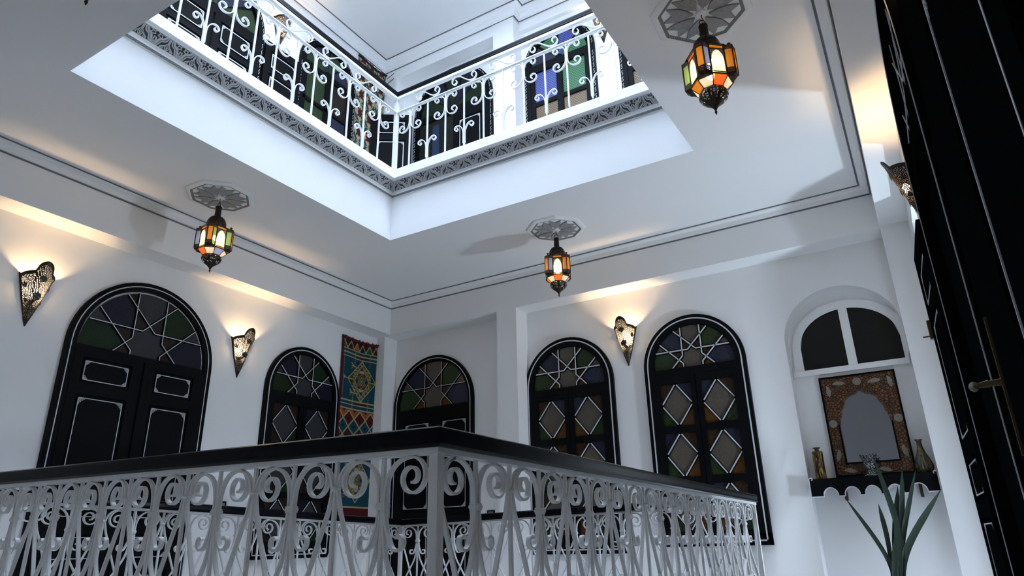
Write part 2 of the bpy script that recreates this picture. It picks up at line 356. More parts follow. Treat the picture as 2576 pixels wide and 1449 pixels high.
# corner pier and pilaster
mb = MB(); mb.box((XL, 5.585, FL), (-4.985, YB, ZB)); struct('trim_3', mb, M['plaster'], 'narrow corner pier beside the hanging rug')
mb = MB(); mb.box((-3.475, BY, FL), (-3.246, YB+0.01, ZB)); struct('trim_4', mb, M['plaster'], 'flat pilaster between the arched door and the arched windows')
mb = MB(); mb.box((0.045, BY, FL), (XR+0.02, YB+0.01, ZB)); struct('trim_5', mb, M['plaster'], 'pier at the right end of the back wall')
mb = MB(); mb.box((BX, BY, ZB), (XR, YB, ZC)); struct('trim_6', mb, M['plaster'], 'plaster beam along the top of the back wall')
mb = MB(); mb.box((BR, YN, ZB+0.015), (XR, BY, ZC)); struct('trim_7', mb, M['plaster'], 'plaster beam along the top of the right wall')
# back wall: behind door, and windows part with the arched niche cut out
mb = MB(); mb.box((XL, YB, FL), (-3.3, YB+0.25, ZC)); 
NX0, NX1, NSP, NTOP, NB = -0.815, 0.045, 1.50, 1.905, 5.93
na = arc((NX0+NX1)/2, NSP, (NX1-NX0)/2, 180, 0, 24, NTOP-NSP)
YW = 5.78
mb.box((-3.3, YW, FL), (NX0, YB+0.25, ZC)); mb.box((NX1, YW, FL), (XR+0.1, YB+0.25, ZC))
pts = [(NX0, ZC), (NX1, ZC)]
vs = [(p[0], YW, p[1]) for p in na]+[(p[0], YW, ZC) for p in na]+[(p[0], NB, p[1]) for p in na]
n = len(na); fs = [(i, i+1, n+i+1, n+i) for i in range(n-1)]+[(i, i+1, 2*n+i+1, 2*n+i) for i in range(n-1)]
mb.add(vs, fs)
mb.add([(NX0-0.05, NB, FL), (NX1+0.05, NB, FL), (NX1+0.05, NB, ZC), (NX0-0.05, NB, ZC)], [(0,1,2,3)])
mb.smooth = True
struct('wall_back', mb, M['plaster'], 'white back wall with a shallow arched niche at its right')
# right wall with the doorway at its far end, and near wall
mb = MB(); D0, D1, DZ = 4.32, 5.215, 2.0
mb.add([(XR+q, y_, z_) for q in (0.0, 0.12) for y_, z_ in ((5.26, 0.95), (5.20, 1.08), (5.10, 1.30), (5.02, 2.0), (5.26, 2.0))], [(0,1,2,3,4), (9,8,7,6,5), (0,5,6,1), (1,6,7,2), (2,7,8,3)])  # unseen slanted wedge added at the doorway's far jamb to shape the daylight
mb.box((XR, YN, FL), (XR+0.12, D0, ZC)); mb.box((XR, D1, FL), (XR+0.12, YB+0.2, ZC)); mb.box((XR, D0, DZ), (XR+0.12, D1, ZC))
struct('wall_right', mb, M['plaster'], 'white right wall with dark doors')
mb = MB(); mb.box((XR+0.12, 4.0, FL), (2.0, 4.05, ZC)); mb.box((XR+0.12, 5.75, FL), (2.0, 5.8, ZC)); mb.box((2.0, 4.0, FL), (2.05, 5.8, ZC)); mb.box((XR+0.12, 4.0, ZC), (2.05, 5.8, ZC+0.05)); mb.box((XR+0.12, 4.0, FL-0.05), (2.05, 5.8, FL))
struct('wall_side_room', mb, M['plaster'], 'walls of the small room behind the right doorway')
mb = MB(); mb.box((XL-0.1, YN-0.1, FL), (XR+0.12, YN, ZC)); struct('wall_near', mb, M['plaster'], 'white wall behind the camera')

# cornice: cove with two painted lines, all round
def cornice(pts, z, o, name, label, lines=True, lw=0.012):
    # pts: loop of beam-face corners (inside room corner points), anticlockwise seen from above -> interior on the left
    mb = MB(); ml = MB(); n = len(pts)
    cx = sum(p[0] for p in pts)/n; cy = sum(p[1] for p in pts)/n
    def off(p, q):
        return (p[0]+(q if p[0] < cx else -q), p[1]+(q if p[1] < cy else -q))
    prof = [(0.0, o), (0.012, o-0.004), (o*0.30, o*0.42), (o*0.42, o*0.30), (o-0.004, 0.012), (o, 0.0)]   # (out from face, down from ceiling)
    for i in range(n):
        a, b = pts[i], pts[(i+1)%n]
        for (l0, d0), (l1, d1) in zip(prof[:-1], prof[1:]):
            a0, b0, a1, b1 = off(a, l0), off(b, l0), off(a, l1), off(b, l1)
            mb.add([(*a0, z-d0), (*b0, z-d0), (*b1, z-d1), (*a1, z-d1)], [(0,1,2,3)])
        # lines: on the face and on the ceiling
        a0, b0 = off(a, 0.0015), off(b, 0.0015)
        ml.add([(*a0, z-o-lw), (*b0, z-o-lw), (*off(b, 0.006), z-o), (*off(a, 0.006), z-o)], [(0,1,2,3)])
        a0, b0 = off(a, o), off(b, o); a1, b1 = off(a, o+lw), off(b, o+lw)
        ml.add([(*a0, z-0.006), (*b0, z-0.006), (*b1, z-0.0015), (*a1, z-0.0015)], [(0,1,2,3)])
    r = struct(name, mb, M['plaster'], label)
    if lines: obj('painted_line', ml, M['line'], r, label='thin grey line painted along both edges')
    return r
cornice([(BX, YN+0.2), (0.033, YN+0.2), (0.033, BY), (BX, BY)], ZC, 0.063, 'trim_8', 'cove cornice with two thin grey painted lines')

# well moulding (narrow chain band, carved frieze, white ledge), far two sides carved; near two plain
Z1 = 3.02
def inset(d): return [(L_[0]+d, L_[1]+d), (NR[0]-d, NR[1]+d), (R_[0]-d, R_[1]-d), (F_[0]+d, F_[1]-d)]
def loopstrip(mb, d0, z0, d1, z1, uv=False, sides=(0,1,2,3)):
    A, B = inset(d0), inset(d1)
    for i in sides:
        j = (i+1) % 4; mb.add([(*A[i], z0), (*A[j], z0), (*B[j], z1), (*B[i], z1)], [(0,1,2,3)])
        if uv:
            l = math.dist(A[i], A[j]); h = math.hypot(d1-d0, z1-z0); mb.uv = (mb.uv or [])+[(0, 0), (l, 0), (l, h), (0, h)]
mb = MB(); loopstrip(mb, 0.0, Z1, 0.014, Z1); loopstrip(mb, 0.014, Z1+0.024, 0.014, Z1+0.040); loopstrip(mb, 0.014, Z1+0.040, 0.030, Z1+0.046); loopstrip(mb, 0.030, Z1+0.046, 0.030, Z1+0.052)
loopstrip(mb, 0.088, Z1+0.118, 0.098, Z1+0.124); loopstrip(mb, 0.098, Z1+0.124, 0.11, Z1+0.124); loopstrip(mb, 0.11, Z1+0.124, 0.12, Z1+0.128)
loopstrip(mb, 0.12, Z1+0.128, 0.12, 3.235); loopstrip(mb, 0.12, 3.235, -0.06, 3.235)
tr = struct('trim_9', mb, M['plaster'], 'white ledge and mouldings round the well under the upper railing')
mb = MB(); loopstrip(mb, 0.0145, Z1, 0.0145, Z1+0.024, uv=True); obj('chain_band', mb, M['band'], tr, label='narrow black and grey chain-pattern band')
mb = MB(); loopstrip(mb, 0.030, Z1+0.052, 0.088, Z1+0.118); obj('frieze_ground', mb, M['carveback'], tr, label='dark recessed ground of the carved frieze')
# carved motif: x along (0..P), z up the slope (0..H); raised pieces
P_, H_ = 0.178, 0.088
mo = MB(); T = 0.0055
def mir(path): return [(P_-p[0], p[1]) for p in path]
for f in (lambda p: p, mir):
    mo.ribbon(f(bez((0.0, 0.004), (0.030, 0.006), (0.012, 0.052), (0.045, 0.058), 8)+bez((0.045, 0.058), (0.060, 0.062), (0.058, 0.078), (0.064, 0.086), 5)[1:]), 0.0142, T)
    mo.ribbon(f(bez((0.020, 0.004), (0.040, 0.008), (0.030, 0.040), (0.052, 0.046), 7)+bez((0.052, 0.046), (0.070, 0.050), (0.072, 0.060), (0.0755, 0.084), 6)[1:]), 0.0084, T)
    mo.ribbon(f(spiral(0.022, 0.066, 0.016, 0.006, -60, 330, 14)), 0.0057, T)
    mo.ribbon(f(arc(0.004, 0.074, 0.0115, -80, 70, 6)), 0.0061, T)
    mo.ribbon(f(bez((0.045, 0.003), (0.052, 0.022), (0.066, 0.016), (0.070, 0.030), 6)), 0.0088, T)
    mo.ribbon(f([(0.010, 0.030), (0.004, 0.050)]), 0.0081, T)
    mo.ribbon(f(spiral(0.062, 0.012, 0.008, 0.003, 100, 420, 8)), 0.0047, T)
    mo.ribbon(f([(0.030, 0.082), (0.050, 0.084)]), 0.0061, T)
    mo.ribbon(f([(0.0, 0.013), (0.0105, 0.034)]), 0.0061, T)
mo.ribbon([(0.089, 0.010), (0.084, 0.026), (0.089, 0.042), (0.094, 0.026), (0.089, 0.010)], 0.0047, T)
mo.ribbon(arc(0.089, 0.026, 0.014, 0, 360, 14, 0.021), 0.0054, T)
mo.ribbon([(0.089, 0.050), (0.089, 0.084)], 0.0135, T)
mo.ribbon([(0, 0.0015), (P_, 0.0015)], 0.0030, T); mo.ribbon([(0, H_-0.0015), (P_, H_-0.0015)], 0.0030, T)
mome = mo.mesh('carved_motif', M['carve'])
tilt = math.atan2(0.058, 0.066)
A = inset(0.030)
for (a, b) in ((A[3], A[0]), (A[2], A[3])):   # left side, back side; travel chosen so local -y faces the well
    L0 = math.dist(a, b); k = round(L0/P_); sc = L0/(k*P_); d = Vector((b[0]-a[0], b[1]-a[1], 0))/L0
    if (a, b) == (A[3], A[0]): a, b = b, a; d = -d
    else: a, b = b, a; d = -d
    nrm = Vector((d.y, -d.x, 0))   # towards the well
    up = (nrm*math.sin(tilt)+Vector((0, 0, 1))*math.cos(tilt)); yy = up.cross(d)
    for i in range(k):
        o = bpy.data.objects.new('carved_motif', mome); C.objects.link(o); o.parent = tr
        q = Vector((*a, Z1+0.052))+d*(i*P_*sc)-yy*0.001
        o.matrix_local = Matrix(((d.x*sc, yy.x, up.x, q.x), (d.y*sc, yy.y, up.y, q.y), (0, yy.z, up.z, q.z), (0, 0, 0, 1)))

# ------------------------------------------------------------------ upper storey shell
UX, UY, UZ = -5.05, 5.43, 5.866      # upper left wall, upper beam/pier face, upper ceiling
UW = 5.60                              # recessed wall plane of the upper back side
UO = [(-3.72, 1.40), (-0.95, 1.40), (-0.95, 4.27), (-3.72, 4.27)]
mb = MB(); ring(mb, [(UX-0.1, -0.6), (0.4, -0.6), (0.4, 5.9), (UX-0.1, 5.9)], UO, UZ)
struct('ceiling', mb, M['ceiling'], 'white ceiling of the upper gallery')
mb = MB()
for i in range(4):
    a, b = UO[i], UO[(i+1)%4]; mb.add([(*a, UZ), (*b, UZ), (*b, UZ+0.7), (*a, UZ+0.25)], [(0,1,2,3)])
struct('trim_10', mb, M['plaster'], 'white parapet of the roof opening')
mb = MB(); mb.box((UX-0.1, -0.6, 3.0), (UX, 5.9, UZ)); struct('wall_left_upper', mb, M['plaster'], 'white left wall of the upper gallery')
mb = MB(); mb.box((UX, UW, 3.0), (0.4, 5.9, UZ)); struct('wall_back_upper', mb, M['plaster'], 'white back wall of the upper gallery')
mb = MB(); mb.box((0.36, -0.6, 3.0), (0.46, 5.9, UZ)); struct('wall_right_upper', mb, M['plaster'], 'white right wall of the upper gallery')
mb = MB(); mb.box((UX, -0.7, 3.0), (0.46, -0.6, UZ)); struct('wall_near_upper', mb, M['plaster'], 'white near wall of the upper gallery')
mb = MB(); mb.box((UX, UY, 3.1), (-4.85, UW, 5.6)); mb.box((UX, UY, 5.6), (-3.2, UW, UZ)); struct('trim_11', mb, M['plaster'], 'corner pier and beam on the upper back wall')
mb = MB(); mb.box((-3.385, UY-0.004, 3.1), (-3.106, UW-0.001, UZ)); struct('trim_12', mb, M['plaster'], 'white pilaster on the upper back wall')
def ucorn(path, z, name, label):
    # open path of wall-face points; interior below-right; offsets computed per axis aligned segment
    mb = MB(); ml = MB(); o = 0.109
    prof = [(0.0, o), (0.014, o), (0.014, o-0.014), (0.030, o-0.020), (0.050, o*0.45), (0.062, o*0.40), (0.085, o*0.18), (0.10, 0.008), (o, 0.0)]
    def off(i, q):
        x, y = path[i][:2]; return (x+path[i][2]*q, y+path[i][3]*q)
    for i in range(len(path)-1):
        for (l0, d0), (l1, d1) in zip(prof[:-1], prof[1:]):
            mb.add([(*off(i, l0), z-d0), (*off(i+1, l0), z-d0), (*off(i+1, l1), z-d1), (*off(i, l1), z-d1)], [(0,1,2,3)])
        ml.add([(*off(i, o), z-0.006), (*off(i+1, o), z-0.006), (*off(i+1, o+0.014), z-0.002), (*off(i, o+0.014), z-0.002)], [(0,1,2,3)])
        ml.add([(*off(i, 0.002), z-o-0.007), (*off(i+1, 0.002), z-o-0.007), (*off(i+1, 0.012), z-o), (*off(i, 0.012), z-o)], [(0,1,2,3)])
    r = struct(name, mb, M['plaster'], label); obj('painted_line', ml, M['line'], r)
ucorn([(UX, -0.5, 1, 1), (UX, UY, 1, -1), (-3.10, UY, 1, -1), (-3.10, UW-0.05, 1, -1), (0.36, UW-0.05, -1, -1)], UZ, 'trim_13', 'moulded plaster cornice of the upper gallery')
mb = MB(); mb.box((-3.106, UW-0.05, 5.62), (0.36, UW, UZ)); struct('trim_14', mb, M['plaster'], 'shallow band under the upper cornice')

# ------------------------------------------------------------------ arched doors and windows
ca, aa = 0.067/0.47, 0.112/0.47      # octagram centre height and apothem, in units of glass radius
tt = aa*math.tan(PI/8)
def fanlight(root, Rg, spring, base, sw, dark=False, ydepth=-0.012, muntin=True):
    s = Rg; a = aa; c = ca; bz = base/s
    K = c+a*math.sqrt(2)             # diagonals: v = K - u
    X = (0, K); b2 = (tt, c+a); P3 = (a, c+a); b4 = (a, c+tt); P4 = (a*math.sqrt(2), c); b6 = (a, c-tt); Fp = (a, bz)
    P1 = (a, K+a); P2 = (2*a+tt+0.0, c+a)
    P2 = (c+a-(c-a*math.sqrt(2)), c+a)
    E = (K-bz, bz)
    def rim(p, d, R=0.985):
        # intersection of ray p + t d with circle radius R
        A_ = d[0]**2+d[1]**2; B_ = 2*(p[0]*d[0]+p[1]*d[1]); C_ = p[0]**2+p[1]**2-R*R
        t = (-B_+math.sqrt(B_*B_-4*A_*C_))/(2*A_); return (p[0]+t*d[0], p[1]+t*d[1])
    RA = rim(P1, (0, 1)); RB = rim(P1, (1, 1)); RC = rim(P2, (1, 1)); RD = rim(P2, (1, 0)); RE = (math.sqrt(0.985**2-bz**2), bz)
    def ar(p, q, n=5):
        a0 = math.atan2(p[1], p[0]); a1 = math.atan2(q[1], q[0]); return [(0.985*math.cos(a0+(a1-a0)*i/n), 0.985*math.sin(a0+(a1-a0)*i/n)) for i in range(n+1)]
    m = lambda p: (-p[0], p[1])
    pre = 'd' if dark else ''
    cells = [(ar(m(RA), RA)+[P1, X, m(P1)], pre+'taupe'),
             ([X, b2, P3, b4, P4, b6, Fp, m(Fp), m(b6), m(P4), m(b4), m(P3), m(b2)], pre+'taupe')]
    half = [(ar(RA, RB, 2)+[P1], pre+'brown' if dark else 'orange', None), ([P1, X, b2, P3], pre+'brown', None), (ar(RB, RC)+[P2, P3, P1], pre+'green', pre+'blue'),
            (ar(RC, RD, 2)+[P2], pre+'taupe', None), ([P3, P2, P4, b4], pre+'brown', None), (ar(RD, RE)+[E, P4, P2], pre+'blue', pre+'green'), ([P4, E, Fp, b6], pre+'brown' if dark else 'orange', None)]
    for poly, c1, c2 in half:
        cells.append((poly, c1)); cells.append(([m(p) for p in poly], c2 or c1))
    for poly, col in cells:
        poly = [(p[0]*s, spring+p[1]*s) for p in poly]
        obj('pane', MB().prism(poly, ydepth, ydepth+0.004), G[col], root)
    strips = [[RB, m(b2), m(RD)], [m(RB), b2, RD], [RA, b4, E], [m(RA), m(b4), m(E)], [RC, b6, Fp], [m(RC), m(b6), m(Fp)]]
    mk = MB(); ws = MB()
    for st in strips:
        st = [(p[0]*s, spring+p[1]*s) for p in st]
        for p, q in zip(st[:-1], st[1:]):
            mk.ribbon([p, q], sw*1.9+0.006, 0.012, ydepth-0.005); ws.ribbon([p, q], sw, 0.004, ydepth-0.0125)
    obj('muntin', mk, M['black'], root); obj('white_strip', ws, M['whiteline'], root, label='white strips laid on the glazing bars')

def arched_path(R, spring, bottom, inset=0.0, n=28):
    r = R-inset
    return [(-r, bottom)]+[(-r, spring)]+arc(0, spring, r, 180, 0, n)[1:-1]+[(r, spring), (r, bottom)]
def casing(root, R, spring, bottom, wd, door, lw, depth=0.035, line=0.030, bm='black'):
    b = FL if door else bottom
    bi = b if door else b+wd
    obj('casing', MB().strip(arched_path(R, spring, bi, wd), arched_path(R, spring, b), -depth, 0.0).box((-R, -depth, b), (R, 0, b+(0.0005 if door else wd))), M[bm], root)
    l = MB().strip(arched_path(R, spring, b if door else b+line, line+lw), arched_path(R, spring, b if door else b+line, line), -depth-0.003, -depth)
    if not door: l.box((-R+line, -depth-0.003, b+line), (R-line, -depth, b+line+lw))
    obj('white_line', l, M['whiteline'], root)
def diamond_leaf(root, x0, x1, rows, z_top, z_bot, sw, yd, flip, dark=False, style=None):
    # stiles and rails with glazed diamond panels
    st = 0.042; pre = 'd' if dark else ''
    fr = MB(); fr.box((x0, yd-0.03, z_bot), (x0+st, yd, z_top)); fr.box((x1-st, yd-0.03, z_bot), (x1, yd, z_top))
    g0, g1 = x0+st, x1-st; zs = [z_top]+[r[1] for r in rows]
    prev = z_top
    for zt, zb in rows:
        fr.box((g0, yd-0.028, zt), (g1, yd, prev)); prev = zb
    fr.box((g0, yd-0.028, z_bot), (g1, yd, prev))
    leaf = obj('leaf', fr, M['black'], root)
    for k, (zt, zb) in enumerate(rows):
        cx, cz = (g0+g1)/2, (zt+zb)/2; hw, hh = (g1-g0)/2, (zt-zb)/2
        t = (cx, zt); b = (cx, zb); l = (g0, cz); r = (g1, cz)
        f = (k+flip) % 2
        cols = ['brown', 'blue', 'green', 'orange'] if f == 0 else ['blue', 'brown', 'orange', 'green']
        if k == 1: cols = cols[:2]+(['green', 'orange'] if f else ['green', 'orange'])
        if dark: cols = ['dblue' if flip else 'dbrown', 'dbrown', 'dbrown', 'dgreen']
        obj('pane', MB().prism([t, r, b, l], yd-0.006, yd-0.002), G[pre+'taupe'], leaf)
        for poly, c_ in (([(g0, zt), t, l], cols[0]), ([(g1, zt), r, t], cols[1]), ([(g0, zb), l, b], cols[2]), ([(g1, zb), b, r], cols[3])):
            obj('pane', MB().prism(poly, yd-0.006, yd-0.002), G[c_], leaf)
        mk = MB(); ws = MB()
        for p, q in ((t, r), (r, b), (b, l), (l, t)):
            e = 0.06; p2 = (p[0]+(q[0]-p[0])*e, p[1]+(q[1]-p[1])*e); q2 = (q[0]+(p[0]-q[0])*e, q[1]+(p[1]-q[1])*e)
            mk.ribbon([p, q], sw*1.7+0.005, 0.012, yd-0.010); ws.ribbon([p2, q2], sw, 0.004, yd-0.0175)
        obj('glazing_bar', mk, M['black'], leaf); obj('white_strip', ws, M['whiteline'], leaf)
    return leaf
def panel_lines(mb, x0, x1, z0, z1, y, lw=0.0055, corner=0.034, full=True, n=4):
    mb.box((x0, y-0.0025, z1-lw), (x1, y, z1)); mb.box((x0, y-0.0025, z0), (x1, y, z0+lw)); mb.box((x0, y-0.0025, z0), (x0+lw, y, z1)); mb.box((x1-lw, y-0.0025, z0), (x1, y, z1))
    st = corner/n
    for sx, ex in ((1, x0), (-1, x1)):
        for sz, ez in ((-1, z1), (1, z0)):
            for k in range(1, n+1):
                ln = corner*(1.25-0.25*k)*1.35; q = k*st
                mb.box((ex, y-0.002, ez+sz*q), (ex+sx*ln, y, ez+sz*(q+0.0032)))
                mb.box((ex+sx*q, y-0.002, ez), (ex+sx*(q+0.0032), y, ez+sz*ln))
def panel_leaf(root, x0, x1, z_top, z_bot, panels, yd, name='leaf', lw=0.0055, th=0.035, bm='black'):
    """solid door leaf: frame with recessed raised panels and white ornament lines. panels: (x0,x1,z0,z1)"""
    fr = MB(); gx0 = min(p[0] for p in panels)-0.022; gx1 = max(p[1] for p in panels)+0.022
    fr.box((x0, yd-th, z_bot), (gx0, yd, z_top)); fr.box((gx1, yd-th, z_bot), (x1, yd, z_top)); prev = z_top
    for p in panels:
        fr.box((gx0, yd-th, p[3]+0.022), (gx1, yd, prev)); prev = p[2]-0.022
    fr.box((gx0, yd-th, z_bot), (gx1, yd, prev))
    leaf = obj(name, fr, M[bm], root)
    for p in panels:
        q = MB(); q.box((p[0]-0.022, yd-th+0.014, p[2]-0.022), (p[1]+0.022, yd-0.012, p[3]+0.022)); q.box((p[0]-0.006, yd-th+0.006, p[2]-0.006), (p[1]+0.006, yd-0.008, p[3]+0.006))
        obj('panel', q, M[bm], leaf)
        l = MB(); panel_lines(l, p[0], p[1], p[2], p[3], yd-th+0.006, lw, n=4 if (p[3]-p[2]) > 0.2 else 3, corner=0.036 if (p[3]-p[2]) > 0.2 else 0.026)
        obj('ornament_line', l, M['whiteline'], leaf, label='white ornamental outline with stepped corners')
    return leaf

LW, RW = PI/2, -PI/2      # rotation of the wall frames (left wall, right wall)
# door 1: big double door on the left wall
d = thing('door_1', 'large black arched double door with star fanlight on the left wall', 'door', (XL, 2.93, 0), LW, kind='structure')
casing(d, 0.587, 1.435, FL, 0.070, True, 0.007)
obj('fanlight_board', MB().prism(arc(0, 1.435, 0.525, 0, 0, 180, 24)+[(-0.525, FL), (0.525, FL)], -0.006, -0.001), M['black'], d)
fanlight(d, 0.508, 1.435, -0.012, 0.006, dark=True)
obj('transom', MB().box((-0.517, -0.030, 1.385), (0.517, 0, 1.425)), M['black'], d)
def dpan(c, hw): return [(c-hw, c+hw, 1.17, 1.312), (c-hw, c+hw, 0.24, 1.045), (c-hw, c+hw, -0.03, 0.11), (c-hw, c+hw, -0.62, -0.15)]
panel_leaf(d, -0.515, -0.002, 1.385, FL+0.02, dpan(-0.270, 0.16), -0.002)
l2 = panel_leaf(d, 0.0, 0.515, 1.385, FL+0.02, dpan(0.254, 0.146), -0.016)
obj('door_handle', MB().tube([(0.04, -0.055, 0.30), (0.04, -0.09, 0.30), (0.12, -0.09, 0.295)], 0.008), M['brass'], l2)
# window 1: left wall
rows4 = [(1.284-0.4265*k, 0.917-0.4265*k) for k in range(3)]
def arched_window(name, label, loc, rz, R, spring, bottom, wd, sw, lw, dark, gx, rows=rows4):
    d = thing(name, label, 'window', loc, rz, kind='structure')
    casing(d, R, spring, bottom, wd, False, lw)
    obj('fanlight_board', MB().prism(arc(0, spring, R-wd+0.01, 0, 180, 24)+[(-R+wd-0.01, bottom+wd), (R-wd+0.01, bottom+wd)], -0.006, -0.001), M['black'], d)
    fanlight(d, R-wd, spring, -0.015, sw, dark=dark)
    tz = spring-0.02
    obj('transom', MB().box((-R+wd-0.005, -0.034, tz-0.065), (R-wd+0.005, 0, tz)), M['black'], d)
    zb = bottom+wd
    i = R-wd
    diamond_leaf(d, -i, -0.003, rows, tz-0.065, zb, sw, -0.004, 0, dark)
    diamond_leaf(d, 0.003, i, rows, tz-0.065, zb, sw, -0.004, 1, dark)
    return d
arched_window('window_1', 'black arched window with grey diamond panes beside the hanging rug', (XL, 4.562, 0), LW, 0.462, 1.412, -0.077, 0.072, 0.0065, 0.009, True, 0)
arched_window('window_2', 'black arched window with diamond panes just right of the white pilaster', (-2.803, YW, 0), 0, 0.467, 1.412, -0.095, 0.088, 0.0105, 0.011, False, 0)
arched_window('window_3', 'black arched window with diamond panes nearest the mirror niche', (-1.583, YW, 0), 0, 0.4475, 1.435, -0.051, 0.088, 0.0105, 0.011, False, 0)
# door 2: back wall behind the railing corner
d = thing('door_2', 'black arched double door with star fanlight on the back wall between pier and pilaster', 'door', (-4.437, YB, 0), 0, kind='structure')
casing(d, 0.528, 1.435, FL, 0.062, True, 0.007)
obj('fanlight_board', MB().prism(arc(0, 1.435, 0.475, 0, 180, 24)+[(-0.475, FL), (0.475, FL)], -0.006, -0.001), M['black'], d)
fanlight(d, 0.466, 1.435, -0.035, 0.0055)
obj('transom', MB().box((-0.475, -0.034, 1.315), (0.475, 0, 1.395)), M['black'], d)
for x0, x1, c, hw in ((-0.466, -0.005, -0.20, 0.155), (0.005, 0.466, 0.300, 0.156)):
    panel_leaf(d, x0, x1, 1.315, FL+0.02, [(c-hw+0.0, min(c+hw, x1-0.03), 0.36, 1.227), (c-hw, min(c+hw, x1-0.03), -0.60, 0.20)], -0.002)
# door 3: right wall, with both leaves folded open
d = thing('door_3', 'black arched double doorway on the right wall seen almost edge on', 'door', (XR, 2.68, 0), RW, kind='structure')
casing(d, 0.587, 1.435, FL, 0.070, True, 0.007, depth=0.05, bm='matteblack')
obj('fanlight_board', MB().prism(arc(0, 1.435, 0.525, 0, 180, 24)+[(-0.525, FL), (0.525, FL)], -0.004, -0.001), M['matteblack'], d)
fanlight(d, 0.508, 1.435, -0.012, 0.006, dark=True)
obj('transom', MB().box((-0.517, -0.045, 1.36), (0.517, 0, 1.425)), M['matteblack'], d)
# far leaf folded back along the wall
hf = thing('door_leaf', 'open black panelled door leaf folded back against the right wall below the sconce', 'door leaf', (0.197, 3.46, 0), math.radians(-90+2.4))
dl = panel_leaf(hf, -0.57, 0.0, 1.39, FL+0.02, [(-0.47, -0.10, 1.10, 1.26), (-0.47, -0.10, 0.42, 0.98), (-0.47, -0.10, 0.16, 0.30), (-0.47, -0.10, -0.62, 0.04)], 0.02, th=0.04, bm='matteblack')
obj('lock_case', MB().box((-0.59, -0.034, 0.945), (-0.555, -0.012, 1.045)).tube([(-0.58, -0.03, 0.965), (-0.585, -0.065, 0.965)], 0.004), M['brass'], dl, label='brass rim latch')

# ------------------------------------------------------------------ lower railing
def wunit():
    m = MB(); t = 0.0060; dp = 0.0135
    m.ribbon([(0, 0.004), (0, -0.56)], 0.009, 0.009)
    for s in (1, -1):
        path = [(0.0085, -0.112), (0.009, -0.085)]+bez((0.009, -0.085), (0.010, -0.045), (0.028, -0.004), (0.084, -0.004), 9)[1:]+spiral(0.088, -0.049, 0.045, 0.011, 88, -450, 32)
        m.ribbon([(s*p[0], p[1]) for p in path], t, dp)
        path = bez((0.0085, -0.10), (0.0085, -0.145), (0.020, -0.168), (0.028, -0.186), 6)+spiral(0.052, -0.183, 0.024, 0.008, 187, 500, 20)[1:]
        m.ribbon([(s*p[0], p[1]) for p in path], t, dp)
        path = bez((0.006, -0.12), (0.007, -0.19), (0.014, -0.220), (0.036, -0.262), 7)+[(0.078, -0.330), (0.150, -0.455)]
        m.ribbon([(s*p[0], p[1]) for p in path], t, dp*0.85)
        m.ribbon([(s*p[0], p[1]) for p in spiral(0.026, -0.385, 0.020, 0.007, 180, -200, 14)], t, dp)
    m.smooth = True; return m
def vunit(top=True, sides=(1, -1)):
    m = MB(); t = 0.0060; dp = 0.0135
    if top: m.ribbon([(0, 0.004), (0, -0.56)], 0.009, 0.009)
    for s in sides:
        path = bez((0.008, -0.066), (0.011, -0.035), (0.030, -0.005), (0.066, -0.0045), 8)
        m.ribbon([(s*p[0], p[1]) for p in path], t, dp)
        m.ribbon([(s*p[0], p[1]) for p in [(0.007, -0.064), (0.020, -0.115), (0.060, -0.215), (0.150, -0.44)]], t, dp*0.85)
    m.smooth = True; return m
def band(z0, z1, w, dp):
    m = MB(); m.box((-w, -dp, z0), (w, dp, z1)); m.box((-w-0.0015, -dp-0.0015, z0+0.3*(z1-z0)), (w+0.0015, dp+0.0015, z0+0.7*(z1-z0))); return m
WM = wunit().mesh('scroll_baluster', M['iron']); VM = vunit().mesh('fan_baluster', M['iron'])
PM = {q: vunit(False, (q,)).mesh('post_scroll', M['iron']) for q in (1, -1)}
WB = band(-0.116, -0.100, 0.0135, 0.0088).mesh('collar', M['iron'])
_c = MB(); _c.lathe([(0.004, -0.071), (0.011, -0.068), (0.0135, -0.0625), (0.011, -0.057), (0.004, -0.054)], 12); _c.smooth = True
VB = _c.mesh('collar', M['iron'])
HP = [(-0.026, -0.046), (-0.032, -0.040), (-0.030, -0.028), (-0.034, -0.016), (-0.031, -0.005), (-0.020, 0.0), (0.020, 0.0), (0.031, -0.005), (0.034, -0.016), (0.030, -0.028), (0.032, -0.040), (0.026, -0.046)]
